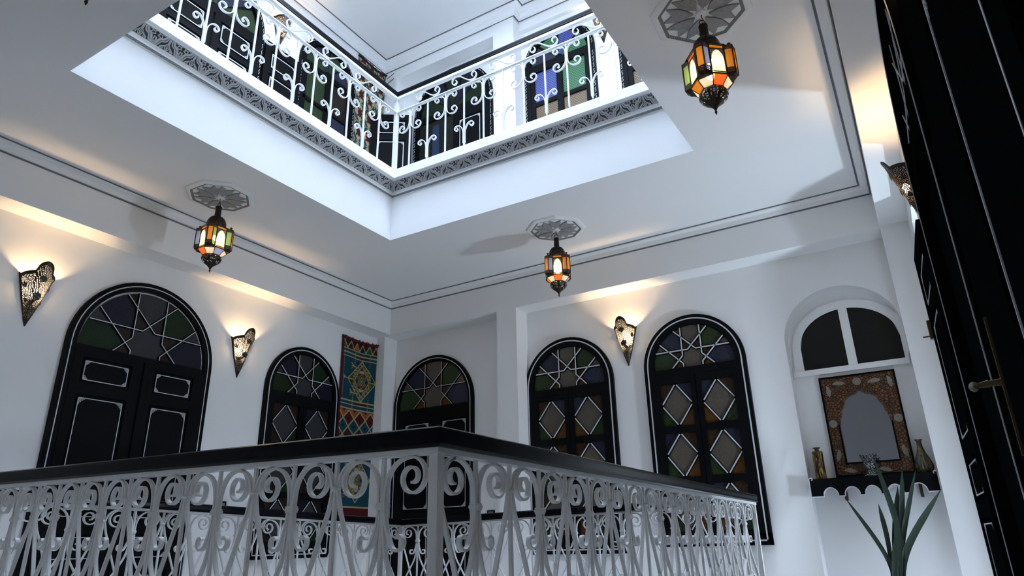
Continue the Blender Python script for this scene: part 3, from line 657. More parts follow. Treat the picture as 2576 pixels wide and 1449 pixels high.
def railing(label, P0, P1, stations, m0, m1, posts, hstretch=0.0):
    """P0,P1: handrail top centre line ends. stations: distances along of each upright, alternating W,V beginning with W; first and last posts excluded"""
    P0 = Vector(P0); P1 = Vector(P1); d = P1-P0; Lh = math.hypot(d.x, d.y); rz = math.atan2(d.y, d.x); sl = d.z/Lh
    r = thing('railing', label, 'railing', P0, rz, 'lower gallery railings')
    hb = MB().sweep(HP, (0, 0, 0), (Lh, 0, d.z), m0, m1); hb.smooth = True
    obj('handrail', hb, M['blackgloss'], r, label='glossy black moulded handrail')
    fb = [(-0.019, -0.058), (0.019, -0.058), (0.019, -0.046), (-0.019, -0.046)]
    obj('top_bar', MB().sweep(fb, (0, 0, 0), (Lh, 0, d.z), m0, m1), M['iron'], r)
    obj('bottom_bar', MB().sweep([(-0.015, -0.63), (0.015, -0.63), (0.015, -0.615), (-0.015, -0.615)], (0, 0, 0), (Lh, 0, d.z), m0, m1), M['iron'], r)
    zt = -0.058; n = len(stations)
    for i, s_ in enumerate(stations):
        nxt = stations[i+1] if i+1 < n else Lh; prv = stations[i-1] if i else 0.0
        k = (nxt-prv)/2/0.156
        o = obj('scroll_baluster' if i % 2 == 0 else 'fan_baluster', WM if i % 2 == 0 else VM, None, r, (s_, 0, zt+sl*s_)); o.scale = (k, 1, 1)
        cobj = obj('collar', WB if i % 2 == 0 else VB, None, o)
    for s_, e in posts:
        p = obj('post', MB().box((-0.0125, -0.0125, 0.012), (0.0125, 0.0125, -0.60)), M['iron'], r, (s_, 0, zt+sl*s_))
        q = obj('post_scroll', PM[e], None, p)
    return r
N3, R3, F3, L3 = (-0.935, 1.235, 0.250), (-0.94, 4.36, 0.243), (-3.70, 4.44, 0.204), (-3.70, 1.235, 0.302)
st = [0.155*i+0.00066*i*i for i in range(1, 18)]
railing('near railing running away to the right from the nearest corner post', N3, R3, st, 1.0, 1.0, [(0, 1), (3.10, -1)])
Lh = 2.765; f = lambda i: (0.152*i-0.0009*i*i)
st = [f(i) for i in range(1, 20)]
railing('near railing running to the left from the nearest corner post', N3, L3, st, -1.0, -1.0, [(Lh, -1)])
st = [0.173*i for i in range(1, 16)]
railing('far railing below the arched windows, seen through the near one', F3, R3, st, -1.0, -1.0, [(0, 1)])
ys = [4.44-0.1755*i for i in range(1, 7)]+[3.387-0.1645*i for i in range(1, 12)]; ys = [y for y in ys if y > 1.35]
st = [4.44-y for y in ys]
railing('far railing in front of the big arched door and rug', F3, L3, st, 1.0, 1.0, [])

# ------------------------------------------------------------------ upper railing
def ua():
    m = MB(); t = 0.006; dp = 0.018
    m.ribbon([(0, 0), (0, -0.62)], 0.012, 0.012)
    for s in (1, -1):
        top = list(reversed(spiral(0.092, -0.040, 0.040, 0.010, 150, -250, 22)))     # eye -> out -> apex -> towards stem
        path = top+bez(top[-1], (0.040, -0.010), (0.008, -0.030), (0.008, -0.085), 6)[1:]+[(0.008, -0.150)]
        path += bez((0.008, -0.150), (0.008, -0.205), (0.040, -0.240), (0.078, -0.242), 6)[1:]+spiral(0.088, -0.196, 0.047, 0.010, 258, 620, 22)[1:]
        m.ribbon([(s*p[0], p[1]) for p in path], t, dp)
    m.smooth = True; return m
def ub():
    m = MB(); t = 0.006; dp = 0.018
    m.ribbon([(0, 0), (0, -0.62)], 0.012, 0.012)
    for s in (1, -1):
        path = [(0.008, -0.60), (0.008, -0.50)]+bez((0.008, -0.50), (0.010, -0.44), (0.040, -0.400), (0.068, -0.400), 7)[1:]+spiral(0.076, -0.430, 0.031, 0.008, 95, -210, 16)[1:]
        m.ribbon([(s*p[0], p[1]) for p in path], t, dp)
    m.smooth = True; return m
def us():
    m = MB()
    p = list(reversed(spiral(-0.095, 0.046, 0.042, 0.008, -110+360, 640, 20)))
    a = spiral(-0.098, 0.052, 0.046, 0.010, 60, 420, 22)      # left curl
    b = [(-x, 0.104-z) for x, z in a]
    path = list(reversed(a))+bez(a[0], (-0.045, 0.10), (0.045, 0.004), b[0], 8)[1:-1]+b
    m.ribbon(path, 0.006, 0.018); m.smooth = True; return m
UA, UB, US = ua().mesh('scroll_baluster', M['iron']), ub().mesh('fork_baluster', M['iron']), us().mesh('s_scroll', M['iron'])
ZR = 3.872
def urail(label, P0, P1, first, pitch, m0, m1, n):
    P0 = Vector(P0); P1 = Vector(P1); d = P1-P0; Lh = d.length; rz = math.atan2(d.y, d.x)
    r = thing('railing', label, 'railing', P0, rz, 'upper gallery railings')
    hp = [(l*0.80, h*1.25+0.2335) for l, h in HP]
    hb = MB().sweep(hp, (0, 0, 0), (Lh, 0, 0), m0, m1); hb.smooth = True; obj('handrail', hb, M['blackgloss'], r, label='glossy black handrail')
    fb = lambda a, b, c_: [(-c_, a), (c_, a), (c_, b), (-c_, b)]
    obj('top_bar', MB().sweep(fb(0.150, 0.175, 0.022), (0, 0, 0), (Lh, 0, 0), m0, m1), M['iron'], r)
    obj('middle_bar', MB().sweep(fb(0.0, 0.010, 0.017), (0, 0, 0), (Lh, 0, 0), m0, m1), M['iron'], r)
    for i in range(n):
        o = obj('scroll_baluster' if i % 2 == 0 else 'fork_baluster', UA if i % 2 == 0 else UB, None, r, (first+pitch*i, 0, 0))
        if i % 2: s_ = obj('s_scroll', US, None, r, (first+pitch*i, 0, 0.023)); s_.scale = (1.0, 1, 1.2)
    return r
UPF = (-3.69, 4.155, ZR)
r = urail('white scrollwork upper railing on the left side of the well', UPF, (-3.69, 1.36, ZR), 0.235, 0.1965, 1.0, 1.0, 13)
obj('post', MB().box((-0.018, -0.018, 0.155), (0.018, 0.018, -0.64)), M['iron'], r)
urail('white scrollwork upper railing on the back side of the well', UPF, (-0.97, 4.155, ZR), 0.172, 0.2045, -1.0, -1.0, 13)

# ------------------------------------------------------------------ ceiling roses
def rose(label, x, y, rot):
    r = thing('ceiling_rose', label, 'ceiling rose', (x, y, ZC), rot, 'carved octagonal ceiling roses')
    def octp(rad): return [(rad*math.cos(PI/8+k*PI/4), rad*math.sin(PI/8+k*PI/4)) for k in range(8)]
    def flat(mb, inner, outer, z0, z1):
        n = len(outer); vs = [(*p, z0) for p in inner]+[(*p, z1) for p in outer]; return mb.add(vs, [(i, (i+1)%n, n+(i+1)%n, n+i) for i in range(n)])
    mb = MB(); flat(mb, octp(0.268), octp(0.262), -0.0005, -0.012); flat(mb, octp(0.262), octp(0.244), -0.012, -0.020); flat(mb, octp(0.244), octp(0.228), -0.020, -0.020)
    mb.add([(*p, -0.012) for p in octp(0.207)], [tuple(range(8))]); flat(mb, octp(0.228), octp(0.226), -0.020, -0.018)
    obj('moulding', mb, M['plaster'], r)
    mb = MB(); a, b = octp(0.207), octp(0.227); mb.uv = []
    for i in range(8):
        j = (i+1) % 8; mb.add([(*a[i], -0.0125), (*a[j], -0.0125), (*b[j], -0.0185), (*b[i], -0.0185)], [(0,1,2,3)])
        l = math.dist(b[i], b[j]); mb.uv += [(0, 0), (l, 0), (l, 0.021), (0, 0.021)]
    obj('chain_border', mb, M['band'], r, label='black and grey chain-pattern border')
    for k in range(8):
        ang = k*PI/4+PI/8; c, s = math.cos(ang), math.sin(ang)
        pts = [(0.040, 0.0), (0.078, 0.028), (0.122, 0.046), (0.186, 0.048), (0.150, 0.0), (0.186, -0.048), (0.122, -0.046), (0.078, -0.028)]
        pp = [(p[0]*c-p[1]*s, p[0]*s+p[1]*c) for p in pts]; n = 8
        q = MB().add([(*p, -0.012) for p in pp]+[(*p, -0.022) for p in pp], [tuple(range(n, 2*n))]+[(i, (i+1)%n, n+(i+1)%n, n+i) for i in range(n)])
        obj('petal', q, M['star'], r)
    q = MB(); q.lathe([(0.030, -0.012), (0.030, -0.022), (0.024, -0.026)], 20); obj('boss', q, M['plaster'], r)
    return r
LPOS = [(-4.33, 2.877, 'left ceiling rose above the lantern by the big arched door', 'tin lantern with coloured glass hanging left, before the big arched door'),
        (-2.407, 4.86, 'octagonal ceiling rose above the lantern in front of the back windows', 'tin lantern with coloured glass hanging before the two arched windows'),
        (-0.55, 2.951, 'largest ceiling rose at the top right of the photo', 'largest tin lantern with coloured glass, nearest, at upper right'),
        (-2.40, 0.92, 'ceiling rose just above the top left edge of the photo', 'tin lantern of which only the tip shows at the top left edge')]
for x, y, a, b_ in LPOS: rose(a, x, y, 0.05)

# ------------------------------------------------------------------ lanterns (origin at the ceiling)
def pointlight(name, loc, e, col, r, parent):
    l = bpy.data.lights.new(name, 'POINT'); l.energy = e; l.color = col; l.shadow_soft_size = r
    o = bpy.data.objects.new(name, l); C.objects.link(o); o.location = loc; o.parent = parent; return o
def onion(prof, n, mat_, name, parent, smooth=True, rimf=None, uvs=(1, 1), star=0.0):
    mb = MB(); mb.uv = []; mb.rim = []; vs = []; m_ = len(prof); ln = 0
    for i, (r_, z) in enumerate(prof):
        if i: ln += math.dist(prof[i-1], prof[i])
        for k in range(n+1):
            a = 2*PI*k/n; rr = r_*(1+star*math.cos(8*a)); mb.v.append((rr*math.cos(a), rr*math.sin(a), z)); mb.uv.append((a*0.06, ln)); mb.rim.append(rimf(a, i/(m_-1)))
    mb.f = [(i*(n+1)+k, i*(n+1)+k+1, (i+1)*(n+1)+k+1, (i+1)*(n+1)+k) for i in range(m_-1) for k in range(n)]
    mb.smooth = smooth; return obj(name, mb, mat_, parent)
def lantern(label, x, y, rot, first=None):
    if first: return dup(first, (x, y, ZC), rot, label)
    r = thing('pendant_lantern', label, 'lantern', (x, y, ZC), rot, 'hanging coloured glass lanterns')
    T = M['tin']
    ch = MB(); 
    ch.tube([(0, 0, -0.022), (0, 0, -0.045), (0.007, 0, -0.055), (0, 0, -0.064), (-0.006, 0, -0.056)], 0.0025, 6)
    obj('ceiling_hook', ch, T, r)
    rg = MB(); rg.tube([(0.017*math.cos(a), 0, -0.079+0.019*math.sin(a)) for a in [2*PI*i/16 for i in range(17)]], 0.0022, 6)
    rg.tube([(0, 0.019*math.cos(a), -0.106+0.018*math.sin(a)) for a in [PI*i/12-0.4 for i in range(16)]], 0.0030, 6); obj('ring', rg, T, r)
    nk = MB(); nk.lathe([(0.012, -0.092), (0.023, -0.096), (0.025, -0.104), (0.022, -0.112), (0.024, -0.180), (0.029, -0.188)], 14); nk.smooth = True; obj('neck', nk, T, r)
    onion([(0.028, -0.184), (0.048, -0.194), (0.063, -0.214), (0.071, -0.240), (0.071, -0.266), (0.073, -0.274)], 32, M['perf2'], 'dome', r, rimf=lambda a, v: 1.0 if 0.25 < v < 0.95 and abs(math.sin(4*a)) > 0.35 else 0.0)
    cr = MB(); cr.lathe([(0.071, -0.270), (0.079, -0.274), (0.079, -0.281), (0.070, -0.284)], 24); obj('dome_rim', cr, T, r)
    # sloping glass shoulder: 8 panes
    z0, z1, z2, z3, z4 = -0.284, -0.296, -0.456, -0.471, -0.514
    def ring8(rad, z, o=0.0): return [(rad*math.cos(PI/8+k*PI/4+o), rad*math.sin(PI/8+k*PI/4+o), z) for k in range(8)]
    A, B = ring8(0.070, z0), ring8(0.108, z1)
    for k in range(8):
        j = (k+1) % 8; obj('shoulder_pane', MB().add([A[k], A[j], B[j], B[k]], [(0,1,2,3)]), L['white' if k % 2 else 'red' if k == 2 else 'white'], r)
    # body: four flat panels and four three-faced columns
    cols4 = [('green', 'amber', 'blue'), ('blue', 'amber', 'green'), ('green', 'amber', 'blue'), ('amber', 'amber', 'green')]
    fr = MB()
    for k in range(4):
        a = k*PI/2; c, s = math.cos(a), math.sin(a)
        def W_(px, py, z): return (px*c-py*s, px*s+py*c, z)      # px outward, py tangential
        hw, ro = 0.040, 0.090
        pn = obj('glass_panel', MB().add([W_(ro, -hw, z2), W_(ro, hw, z2), W_(ro, hw, z1-0.022), W_(ro, -hw, z1-0.022)], [(0,1,2,3)]), L['white'], r)
        fg = MB()                                                 # filigree arch over the glass
        arch = [(-hw, z1-0.105)]+[(hw*0.80*math.cos(t), z1-0.085+0.048*math.sin(t)*(1+0.15*math.sin(t)**6)) for t in [PI-PI*i/12 for i in range(13)]]+[(hw, z1-0.105)]
        n = len(arch); vs = [W_(ro+0.003, p[0], p[1]) for p in arch]+[W_(ro+0.003, -hw+2*hw*i/(n-1), z1-0.022) for i in range(n)]
        mbf = MB(); mbf.v = vs; mbf.f = [(i, i+1, n+i+1, n+i) for i in range(n-1)]; mbf.uv = [(arch[i][0]*1.0, arch[i][1]) for i in range(n)]+[(-hw+2*hw*i/(n-1), z1-0.022) for i in range(n)]; mbf.rim = [1.0]*(2*n)
        obj('filigree_arch', mbf, M['perf'], pn)
        obj('strip_pane', MB().add([W_(ro+0.001, -hw, z1-0.020), W_(ro+0.001, hw, z1-0.020), W_(ro+0.001, hw, z1-0.003), W_(ro+0.001, -hw, z1-0.003)], [(0,1,2,3)]), L[('amber', 'blue', 'red', 'amber')[k]], r)
        obj('strip_pane', MB().add([W_(ro+0.001, -hw, z2), W_(ro+0.001, hw, z2), W_(ro+0.001, hw, z2-0.014), W_(ro+0.001, -hw, z2-0.014)], [(0,1,2,3)]), L[('amber', 'blue', 'amber', 'green')[k]], r)
        for sg in (-1, 1):
            fr.tube([W_(ro, sg*hw, z1), W_(ro, sg*hw, z3)], 0.0036, 5)
        for z in (z1, z1-0.021, z2, z2-0.014): fr.tube([W_(ro, -hw, z), W_(ro, hw, z)], 0.0025, 5)
        # column on the diagonal
        a2 = a+PI/4; c2, s2 = math.cos(a2), math.sin(a2)
        def V_(px, py, z): return (px*c2-py*s2, px*s2+py*c2, z)
        pts = [(0.090, -0.036), (0.130, -0.019), (0.130, 0.019), (0.090, 0.036)]; zt, zb = z1+0.0, z2-0.004
        col = obj('column', MB().add([V_(*p, zb) for p in pts]+[V_(*p, zb-0.018) for p in [(0.090, -0.036), (0.117, -0.013), (0.117, 0.013), (0.090, 0.036)]]+[], [(0,1,5,4), (1,2,6,5), (2,3,7,6), (4,5,6,7)]), T, r)
        obj('column_cap', MB().add([V_(*p, zt) for p in pts], [(0,1,2,3)]), T, col)
        for i in range(3):
            p, q = pts[i], pts[i+1]
            obj('column_pane', MB().add([V_(*p, zb), V_(*q, zb), V_(*q, zt), V_(*p, zt)], [(0,1,2,3)]), L[cols4[k][i]], col)
            l_ = math.dist(p, q)
            o_ = (0.0015, 0.0015*(-1, 0, 1)[i])
            for za, zc in ((zb, zb+0.030), (zt-0.026, zt)):
                mf = MB(); mf.uv = []; mf.rim = []; kk = 0; mf.v += [V_(p[0]+o_[0], p[1]+o_[1], za), V_(q[0]+o_[0], q[1]+o_[1], za), V_(q[0]+o_[0], q[1]+o_[1], zc), V_(p[0]+o_[0], p[1]+o_[1], zc)]
                mf.f.append((kk, kk+1, kk+2, kk+3)); mf.uv += [(0, za), (l_, za), (l_, zc), (0, zc)]; mf.rim += [1.0]*4
                obj('filigree', mf, M['perf'], col)
        for p in pts: fr.tube([V_(*p, zt), V_(*p, zb)], 0.0042, 5)
        for z in (zt, zb):
            for p, q in zip(pts[:-1], pts[1:]): fr.tube([V_(*p, z), V_(*q, z)], 0.0028, 5)
        fn = MB(); 
        p0 = V_(0.112, 0, 0); fn.lathe([(0.004, zt), (0.0025, zt+0.012), (0.006, zt+0.016), (0.010, zt+0.022), (0.009, zt+0.026), (0.002, zt+0.028)], 8, (p0[0], p0[1])); obj('finial', fn, T, col)
    # tapering ring of 8 panes
    Cc, Dd = ring8(0.106, z3), ring8(0.064, z4)
    tc_ = ['white', 'green', 'white', 'amber', 'white', 'red', 'white', 'blue']
    for k in range(8):
        j = (k+1) % 8; obj('taper_pane', MB().add([Cc[k], Cc[j], Dd[j], Dd[k]], [(0,1,2,3)]), L[tc_[k]], r)
        fr.tube([Cc[k], Dd[k]], 0.0025, 5); fr.tube([Cc[k], Cc[j]], 0.0025, 5); fr.tube([Dd[k], Dd[j]], 0.0025, 5); fr.tube([A[k], B[k]], 0.0022, 5); fr.tube([B[k], B[(k+1) % 8]], 0.0025, 5)
    obj('metal_frame', fr, T, r)
    onion([(0.061, z4), (0.070, z4-0.010), (0.073, z4-0.024), (0.068, z4-0.038), (0.054, z4-0.054), (0.037, z4-0.067), (0.021, z4-0.080), (0.010, z4-0.094)], 32, M['perf3'], 'filigree_bowl', r, rimf=lambda a, v: 1.0 if 0.06 < v < 0.66 and abs(math.sin(4*a)) > 0.30 else 0.0)
    tp = MB(); tp.lathe([(0.023, z4-0.078), (0.011, z4-0.093), (0.006, z4-0.104), (0.004, z4-0.110), (0.007, z4-0.114), (0.005, z4-0.122), (0.001, z4-0.132)], 10); tp.smooth = True; obj('tip', tp, T, r)
    bl = MB(); bl.lathe([(0.004, -0.435), (0.016, -0.428), (0.022, -0.410), (0.020, -0.390), (0.012, -0.372), (0.012, -0.345)], 12); bl.smooth = True; obj('bulb', bl, M['bulb'], r)
    return r
lan = lantern(LPOS[2][3], LPOS[2][0], LPOS[2][1], math.radians(40))
lantern(LPOS[0][3], LPOS[0][0], LPOS[0][1], math.radians(-4), lan)
lantern(LPOS[1][3], LPOS[1][0], LPOS[1][1], math.radians(26), lan)
lantern(LPOS[3][3], LPOS[3][0], LPOS[3][1], math.radians(20), lan)
for (x, y, a, b_), z in zip(LPOS, (0, 0, 0, 0)):
    pointlight('lantern_bulb_light', (x, y, ZC-0.402), 1.2, (1.0, 0.70, 0.40), 0.022, None)

# ------------------------------------------------------------------ sconces (origin: wall plane at the tip)
def sconce(label, loc, rz, s=1.0, first=None, power=9.0):
    if first:
        r = dup(first, loc, rz, label); r.scale = (s, s, s)
    else:
        r = thing('wall_sconce', label, 'wall lamp', loc, rz, 'perforated tin wall sconces')
        mb = MB(); mb.uv = []; mb.rim = []; NU, NV = 48, 26
        def top(a):       # a 0..1 across; wavy top with a round central lobe
            q = abs(a-0.5)*2
            lobe = 0.062*math.sqrt(max(0.0, 1-(q/0.30)**2)) if q < 0.30 else 0.0
            return 0.352+0.030*(1-q)**1.0*(1 if q < 0.72 else (1-q)/0.28)+max(lobe, 0.0)+(0.012*(1 if q > 0.93 else 0))
        for i in range(NV+1):
            v = i/NV
            for k in range(NU+1):
                a = k/NU; th = PI*a; z = v*top(a); zz = min(z, 0.36)
                rad = 0.112*(z/0.37)**0.88 if z > 0 else 0.0
                flare = 1.0; x = -rad*0.98*math.cos(th); y = -rad*1.12*math.sin(th)
                mb.v.append((x, y-0.002, z)); mb.uv.append((a*0.30*(0.25+0.75*v), z))
                edge = min(a, 1-a)*NU; mb.rim.append(1.0 if (edge > 3.5 and v < 0.93 and v > 0.12) else 0.0)
        mb.f = [(i*(NU+1)+k, i*(NU+1)+k+1, (i+1)*(NU+1)+k+1, (i+1)*(NU+1)+k) for i in range(NV) for k in range(NU)]
        mb.smooth = True
        sh = obj('perforated_shade', mb, M['perf'], r)
        def onS(a, z, off=0.003):
            th = PI*a; rad = 0.112*(z/0.37)**0.88+off; return Vector((-rad*0.98*math.cos(th), -rad*1.12*math.sin(th)-0.002, z)), Vector((-math.cos(th), -math.sin(th), -0.25)).normalized()
        for a, z, rr, gc in ((0.5, 0.325, 0.024, 'white'), (0.5, 0.205, 0.027, 'green'), (0.5, 0.115, 0.018, 'red'), (0.17, 0.275, 0.017, 'amber'), (0.83, 0.275, 0.017, 'amber'), (0.20, 0.17, 0.013, 'white'), (0.80, 0.17, 0.013, 'white'), (0.5, 0.060, 0.009, 'white')):
            p, nrm = onS(a, z); t1 = nrm.orthogonal().normalized(); t2 = nrm.cross(t1)
            dk = MB().add([p+(t1*math.cos(u)+t2*math.sin(u))*rr for u in [2*PI*i/14 for i in range(14)]], [tuple(range(14))])
            me_ = obj('medallion', dk, M['tin'], r)
            pt = MB()
            for j in range(4):
                dr = (t1*math.cos(j*PI/2+0.3)+t2*math.sin(j*PI/2+0.3)); pr = nrm.cross(dr); q = p+nrm*0.001
                pt.add([q+dr*rr*0.30, q+dr*rr*0.62+pr*rr*0.26, q+dr*rr*0.90, q+dr*rr*0.62-pr*rr*0.26], [(0,1,2,3)])
            obj('petal_glass', pt, L['white'], me_)
            ct = MB().add([p+nrm*0.0015+(t1*math.cos(u)+t2*math.sin(u))*rr*0.27 for u in [2*PI*i/8 for i in range(8)]], [tuple(range(8))]); obj('jewel', ct, L[gc], me_)
        eg = MB()
        for a0 in (0.0, 1.0):
            eg.tube([onS(a0, 0.004, 0)[0], onS(a0, top(a0)*0.5, 0)[0], onS(a0, top(a0), 0)[0]], 0.0025, 5)
        rp = []
        for k in range(NU+1):
            a = k/NU; rp.append(onS(a, top(a), 0.0)[0])
        eg.tube(rp, 0.0028, 5); obj('rolled_edge', eg, M['tin'], r)
        hd = MB(); hd.box((-0.012, -0.05, 0.175), (0.012, 0, 0.19)); obj('lamp_holder', hd, M['tin'], r)
        bl = MB(); bl.lathe([(0.010, 0.190), (0.012, 0.205), (0.020, 0.225), (0.021, 0.240), (0.013, 0.255), (0.003, 0.260)], 12, (0, -0.048)); bl.smooth = True; obj('bulb', bl, M['bulb'], r)
    c_, s_ = math.cos(rz), math.sin(rz); lx, ly = 0.0, -0.052*s
    pointlight('sconce_bulb_light', (loc[0]+lx*c_-ly*s_, loc[1]+lx*s_+ly*c_, loc[2]+0.268*s), power, (1.0, 0.67, 0.34), 0.018, None)
    return r
sc = sconce('perforated tin sconce left of the big arched door', (XL, 2.075, 1.462), LW)
sconce('perforated tin sconce between the big arched door and the small arched window', (XL, 3.797, 1.430), LW, 0.98, sc)
sconce('perforated tin sconce between the two arched windows of the back wall', (-2.184, YW, 1.508), 0, 1.0, sc)
sconce('perforated tin sconce on the right wall above the open door leaf', (XR, 3.86, 1.545), RW, 0.86, sc)
sconce('sconce on the right wall of which only the tip shows at the top edge', (XR, 1.99, 1.45), RW, 1.0, sc)
sconce('small lit sconce on the upper left wall behind the railing', (UX, 3.765, 5.0), LW, 0.95, sc, 5)
sconce('small sconce on the upper back wall right of the stained window', (-2.085, UW, 5.02), 0, 0.92, sc, 3)

# ------------------------------------------------------------------ rugs
def weave(u, v, upper):
    """u 0..1 across, v metres down from the top; returns a colour"""
    teal = (0.012, 0.056, 0.078); cream = (0.36, 0.32, 0.17); red = (0.085, 0.010, 0.012); oran = (0.33, 0.085, 0.018); gre = (0.025, 0.075, 0.030); brn = (0.040, 0.018, 0.012); navy = (0.012, 0.018, 0.045)
    if upper:
        W = 0.17; a = (u*0.50)/W+v/(W*1.55); b = (u*0.50)/W-v/(W*1.55)
        fa, fb = (a % 1)-0.5, (b % 1)-0.5; ia, ib = math.floor(a), math.floor(b); m_ = max(abs(fa), abs(fb))
        if m_ > 0.47: return (0.30, 0.27, 0.15)
        if (ia+ib) % 2 == 0:
            if m_ < 0.16: return (0.030, 0.030, 0.045)
            if abs(fa) < 0.09 or abs(fb) < 0.09 or m_ < 0.27: return (0.12, 0.014, 0.014)
            return (0.42, 0.36, 0.20)
        if m_ < 0.15: return (0.20, 0.08, 0.03)
        if m_ < 0.22: return (0.38, 0.33, 0.19)
        if abs(abs(fa)-abs(fb)) < 0.05 and m_ > 0.3: return (0.38, 0.33, 0.19)
        return (0.018, 0.060, 0.070)
    if u < 0.045: return red
    if 0.075 < u < 0.085 and int(v*160) % 2: return cream
    def medallion(vc):
        x = (u-0.60)/0.42; y = (v-vc)/0.235; q = abs(x)+abs(y); ad = abs(x)*1.75+abs(y)*1.08
        if abs(y) > 1.0: return None
        if ad < 0.07: return cream
        if ad < 0.19: return gre
        if ad < 0.25: return cream
        if ad < 0.36: return red
        if ad < 0.40: return cream
        if ad < 0.45: return teal
        if ad < 0.72:
            k = int((abs(y)+0.06)*7); z = (abs(x)*9) % 1
            return ((teal, oran, gre, cream)[k % 4] if z < 0.55 else (navy, gre, red, cream)[k % 4])
        if ad < 0.78: return teal
        if q < 0.985:
            if ad < 0.83 or q > 0.93: return cream
            if abs(x) > 0.60: return (gre if y*x > 0 else brn) if abs(y) > 0.03 else cream
            f_ = (abs(y)*6.5) % 1; g_ = (q*4.4) % 1; t_ = abs(2*f_-1)
            if abs(g_-t_) < 0.13 or g_ < 0.08: return cream
            return oran if g_ < t_ else gre
        for e, ln in ((-0.62, 0.62), (0.0, 0.36), (0.62, 0.62)):
            yy = y-e; xx = -x-(1-abs(e))
            if x < 0 and 0 < xx < ln*0.62 and abs(yy) < 0.022: return cream
            if x < 0 and ln*0.28 < xx < ln*0.66 and abs(abs(yy)-(xx-ln*0.28)*0.62) < 0.03: return cream if yy < 0 else oran
        return None
    T0 = v
    if v < 0.10:
        z = (u*5.5+0.25) % 1; h = (v-0.012)/0.085; t = abs(z-0.5)*2
        if h < 0: return red
        if abs(h-t) < 0.13: return cream
        return brn if h < t else (gre, red, oran, navy)[int(u*5.5+0.25) % 4]
    if 0.76 < v < 1.10:
        a = u*3.3+(v-0.76)/0.17; b = u*3.3-(v-0.76)/0.17
        fa, fb = (a % 1), (b % 1)
        if min(fa, 1-fa) < 0.06 or min(fb, 1-fb) < 0.06: return cream
        if max(abs(fa-0.5), abs(fb-0.5)) < 0.13: return navy
        return (oran, brn, teal, red)[(math.floor(a)*3+math.floor(b)) % 4]
    for e in (0.105, 0.148, 0.188, 0.66, 0.70, 0.745, 1.112, 1.155, 1.192, 1.73):
        if abs(v-e) < 0.0075: return cream
    if (0.157 < v < 0.180 or 0.667 < v < 0.691 or 1.162 < v < 1.184) and 0.42 < u < 0.78: return red
    if (0.11 < v < 0.74) and (abs(u-0.38) < 0.012 or abs(u-0.80) < 0.012) and int(v*90) % 2 and (v < 0.26 or v > 0.58): return cream
    if v > 1.74: return red
    for vc in (0.425, 1.46):
        c_ = medallion(vc)
        if c_: return c_
    return teal
def rug(name, label, loc, rz, W, H, NU, NV, upper, fm, drop):
    mb = MB(); mb.col = []; V = []
    for j in range(NV+1):
        for i in range(NU+1):
            u = i/NU; v = j/NV
            z = -v*H-drop*math.sin(PI*u)*(1-v)**3+0.010*(u if upper else 0)
            y = -0.012-0.006*math.sin(u*9+v*3)-0.012*abs(math.sin(PI*u*1.5))*(1-v)
            V.append((u*W-0.0, y, z))
    mb.v = V
    for j in range(NV):
        for i in range(NU):
            mb.f.append((j*(NU+1)+i, (j+1)*(NU+1)+i, (j+1)*(NU+1)+i+1, j*(NU+1)+i+1)); mb.col.append(weave((i+0.5)/NU, (j+0.5)/NV*H, upper))
    r = thing(name, label, 'rug', loc, rz)
    cl = obj('woven_field', mb, M['weave'], r)
    fr = MB()
    for k in range(70):
        u = k/69; p = Vector((u*W, -0.014-0.012*abs(math.sin(PI*u*1.5)), -drop*math.sin(PI*u)-0.004)); h = 0.022+0.018*random.random()*(1+0.6*(abs(u-0.5) > 0.42))
        fr.tube([p, p+Vector((random.uniform(-.01, .01), -0.008, h*0.6)), p+Vector((random.uniform(-.022, .022), -0.016, h*random.uniform(0.3, 1.0)))], [0.008, 0.007, 0.003], 5)
    f_ = obj('fringe', fr, fm, r); f_['kind'] = 'stuff'
    return r
rug('wall_rug', 'long teal kilim with orange and cream medallions on the left wall near the corner', (XL, 5.035, 2.115), LW, 0.535, 1.83, 110, 340, False, M['fringe'], 0.018)
rug('wall_rug', 'teal rug with cream diamonds and red stars on the upper left wall', (UX, 4.925, 5.70), LW, 0.49, 2.0, 90, 300, True, M['fringeb'], 0.02)

# ------------------------------------------------------------------ niche: lunette window, mirror, shelf, vases, plant
wn = thing('window_4', 'dark half-round window of two panes in the niche above the mirror', 'window', (0, NB, 0), 0, kind='structure')
CX = -0.355; z0, zt = 1.275, 1.755; Rw = 0.365
def lun(xa, xb, n=12):
    pts = [(xa, z0), (xb, z0)]
    for i in range(n+1):
        x = xb+(xa-xb)*i/n; q = min(1, abs(x-CX)/Rw); pts.append((x, 1.46+0.29*math.sqrt(max(0, 1-q*q)) if q < 1 else 1.46))
    return pts
for xa, xb in ((CX-Rw, CX-0.033), (CX+0.033, CX+Rw)):
    obj('pane', MB().prism(lun(xa, xb), -0.006, -0.001), M['dark'], wn)
fr = MB(); inner = [(CX-Rw, z0)]+[(CX+Rw*math.cos(t), 1.46+0.29*math.sin(t)) for t in [PI-PI*i/20 for i in range(21)]]+[(CX+Rw, z0)]
outer = [(NX0+0.02, z0-0.03)]+[(CX+(Rw+0.065)*math.cos(t), 1.46+0.36*math.sin(t)) for t in [PI-PI*i/20 for i in range(21)]]+[(NX1-0.02, z0-0.03)]
fr.strip(inner, outer, -0.016, 0.0); fr.box((CX-0.033, -0.018, z0), (CX+0.033, 0, 1.755)); fr.box((NX0+0.01, -0.028, z0-0.045), (NX1-0.01, 0, z0))
fr.smooth = True; obj('window_frame', fr, M['plaster'], wn)
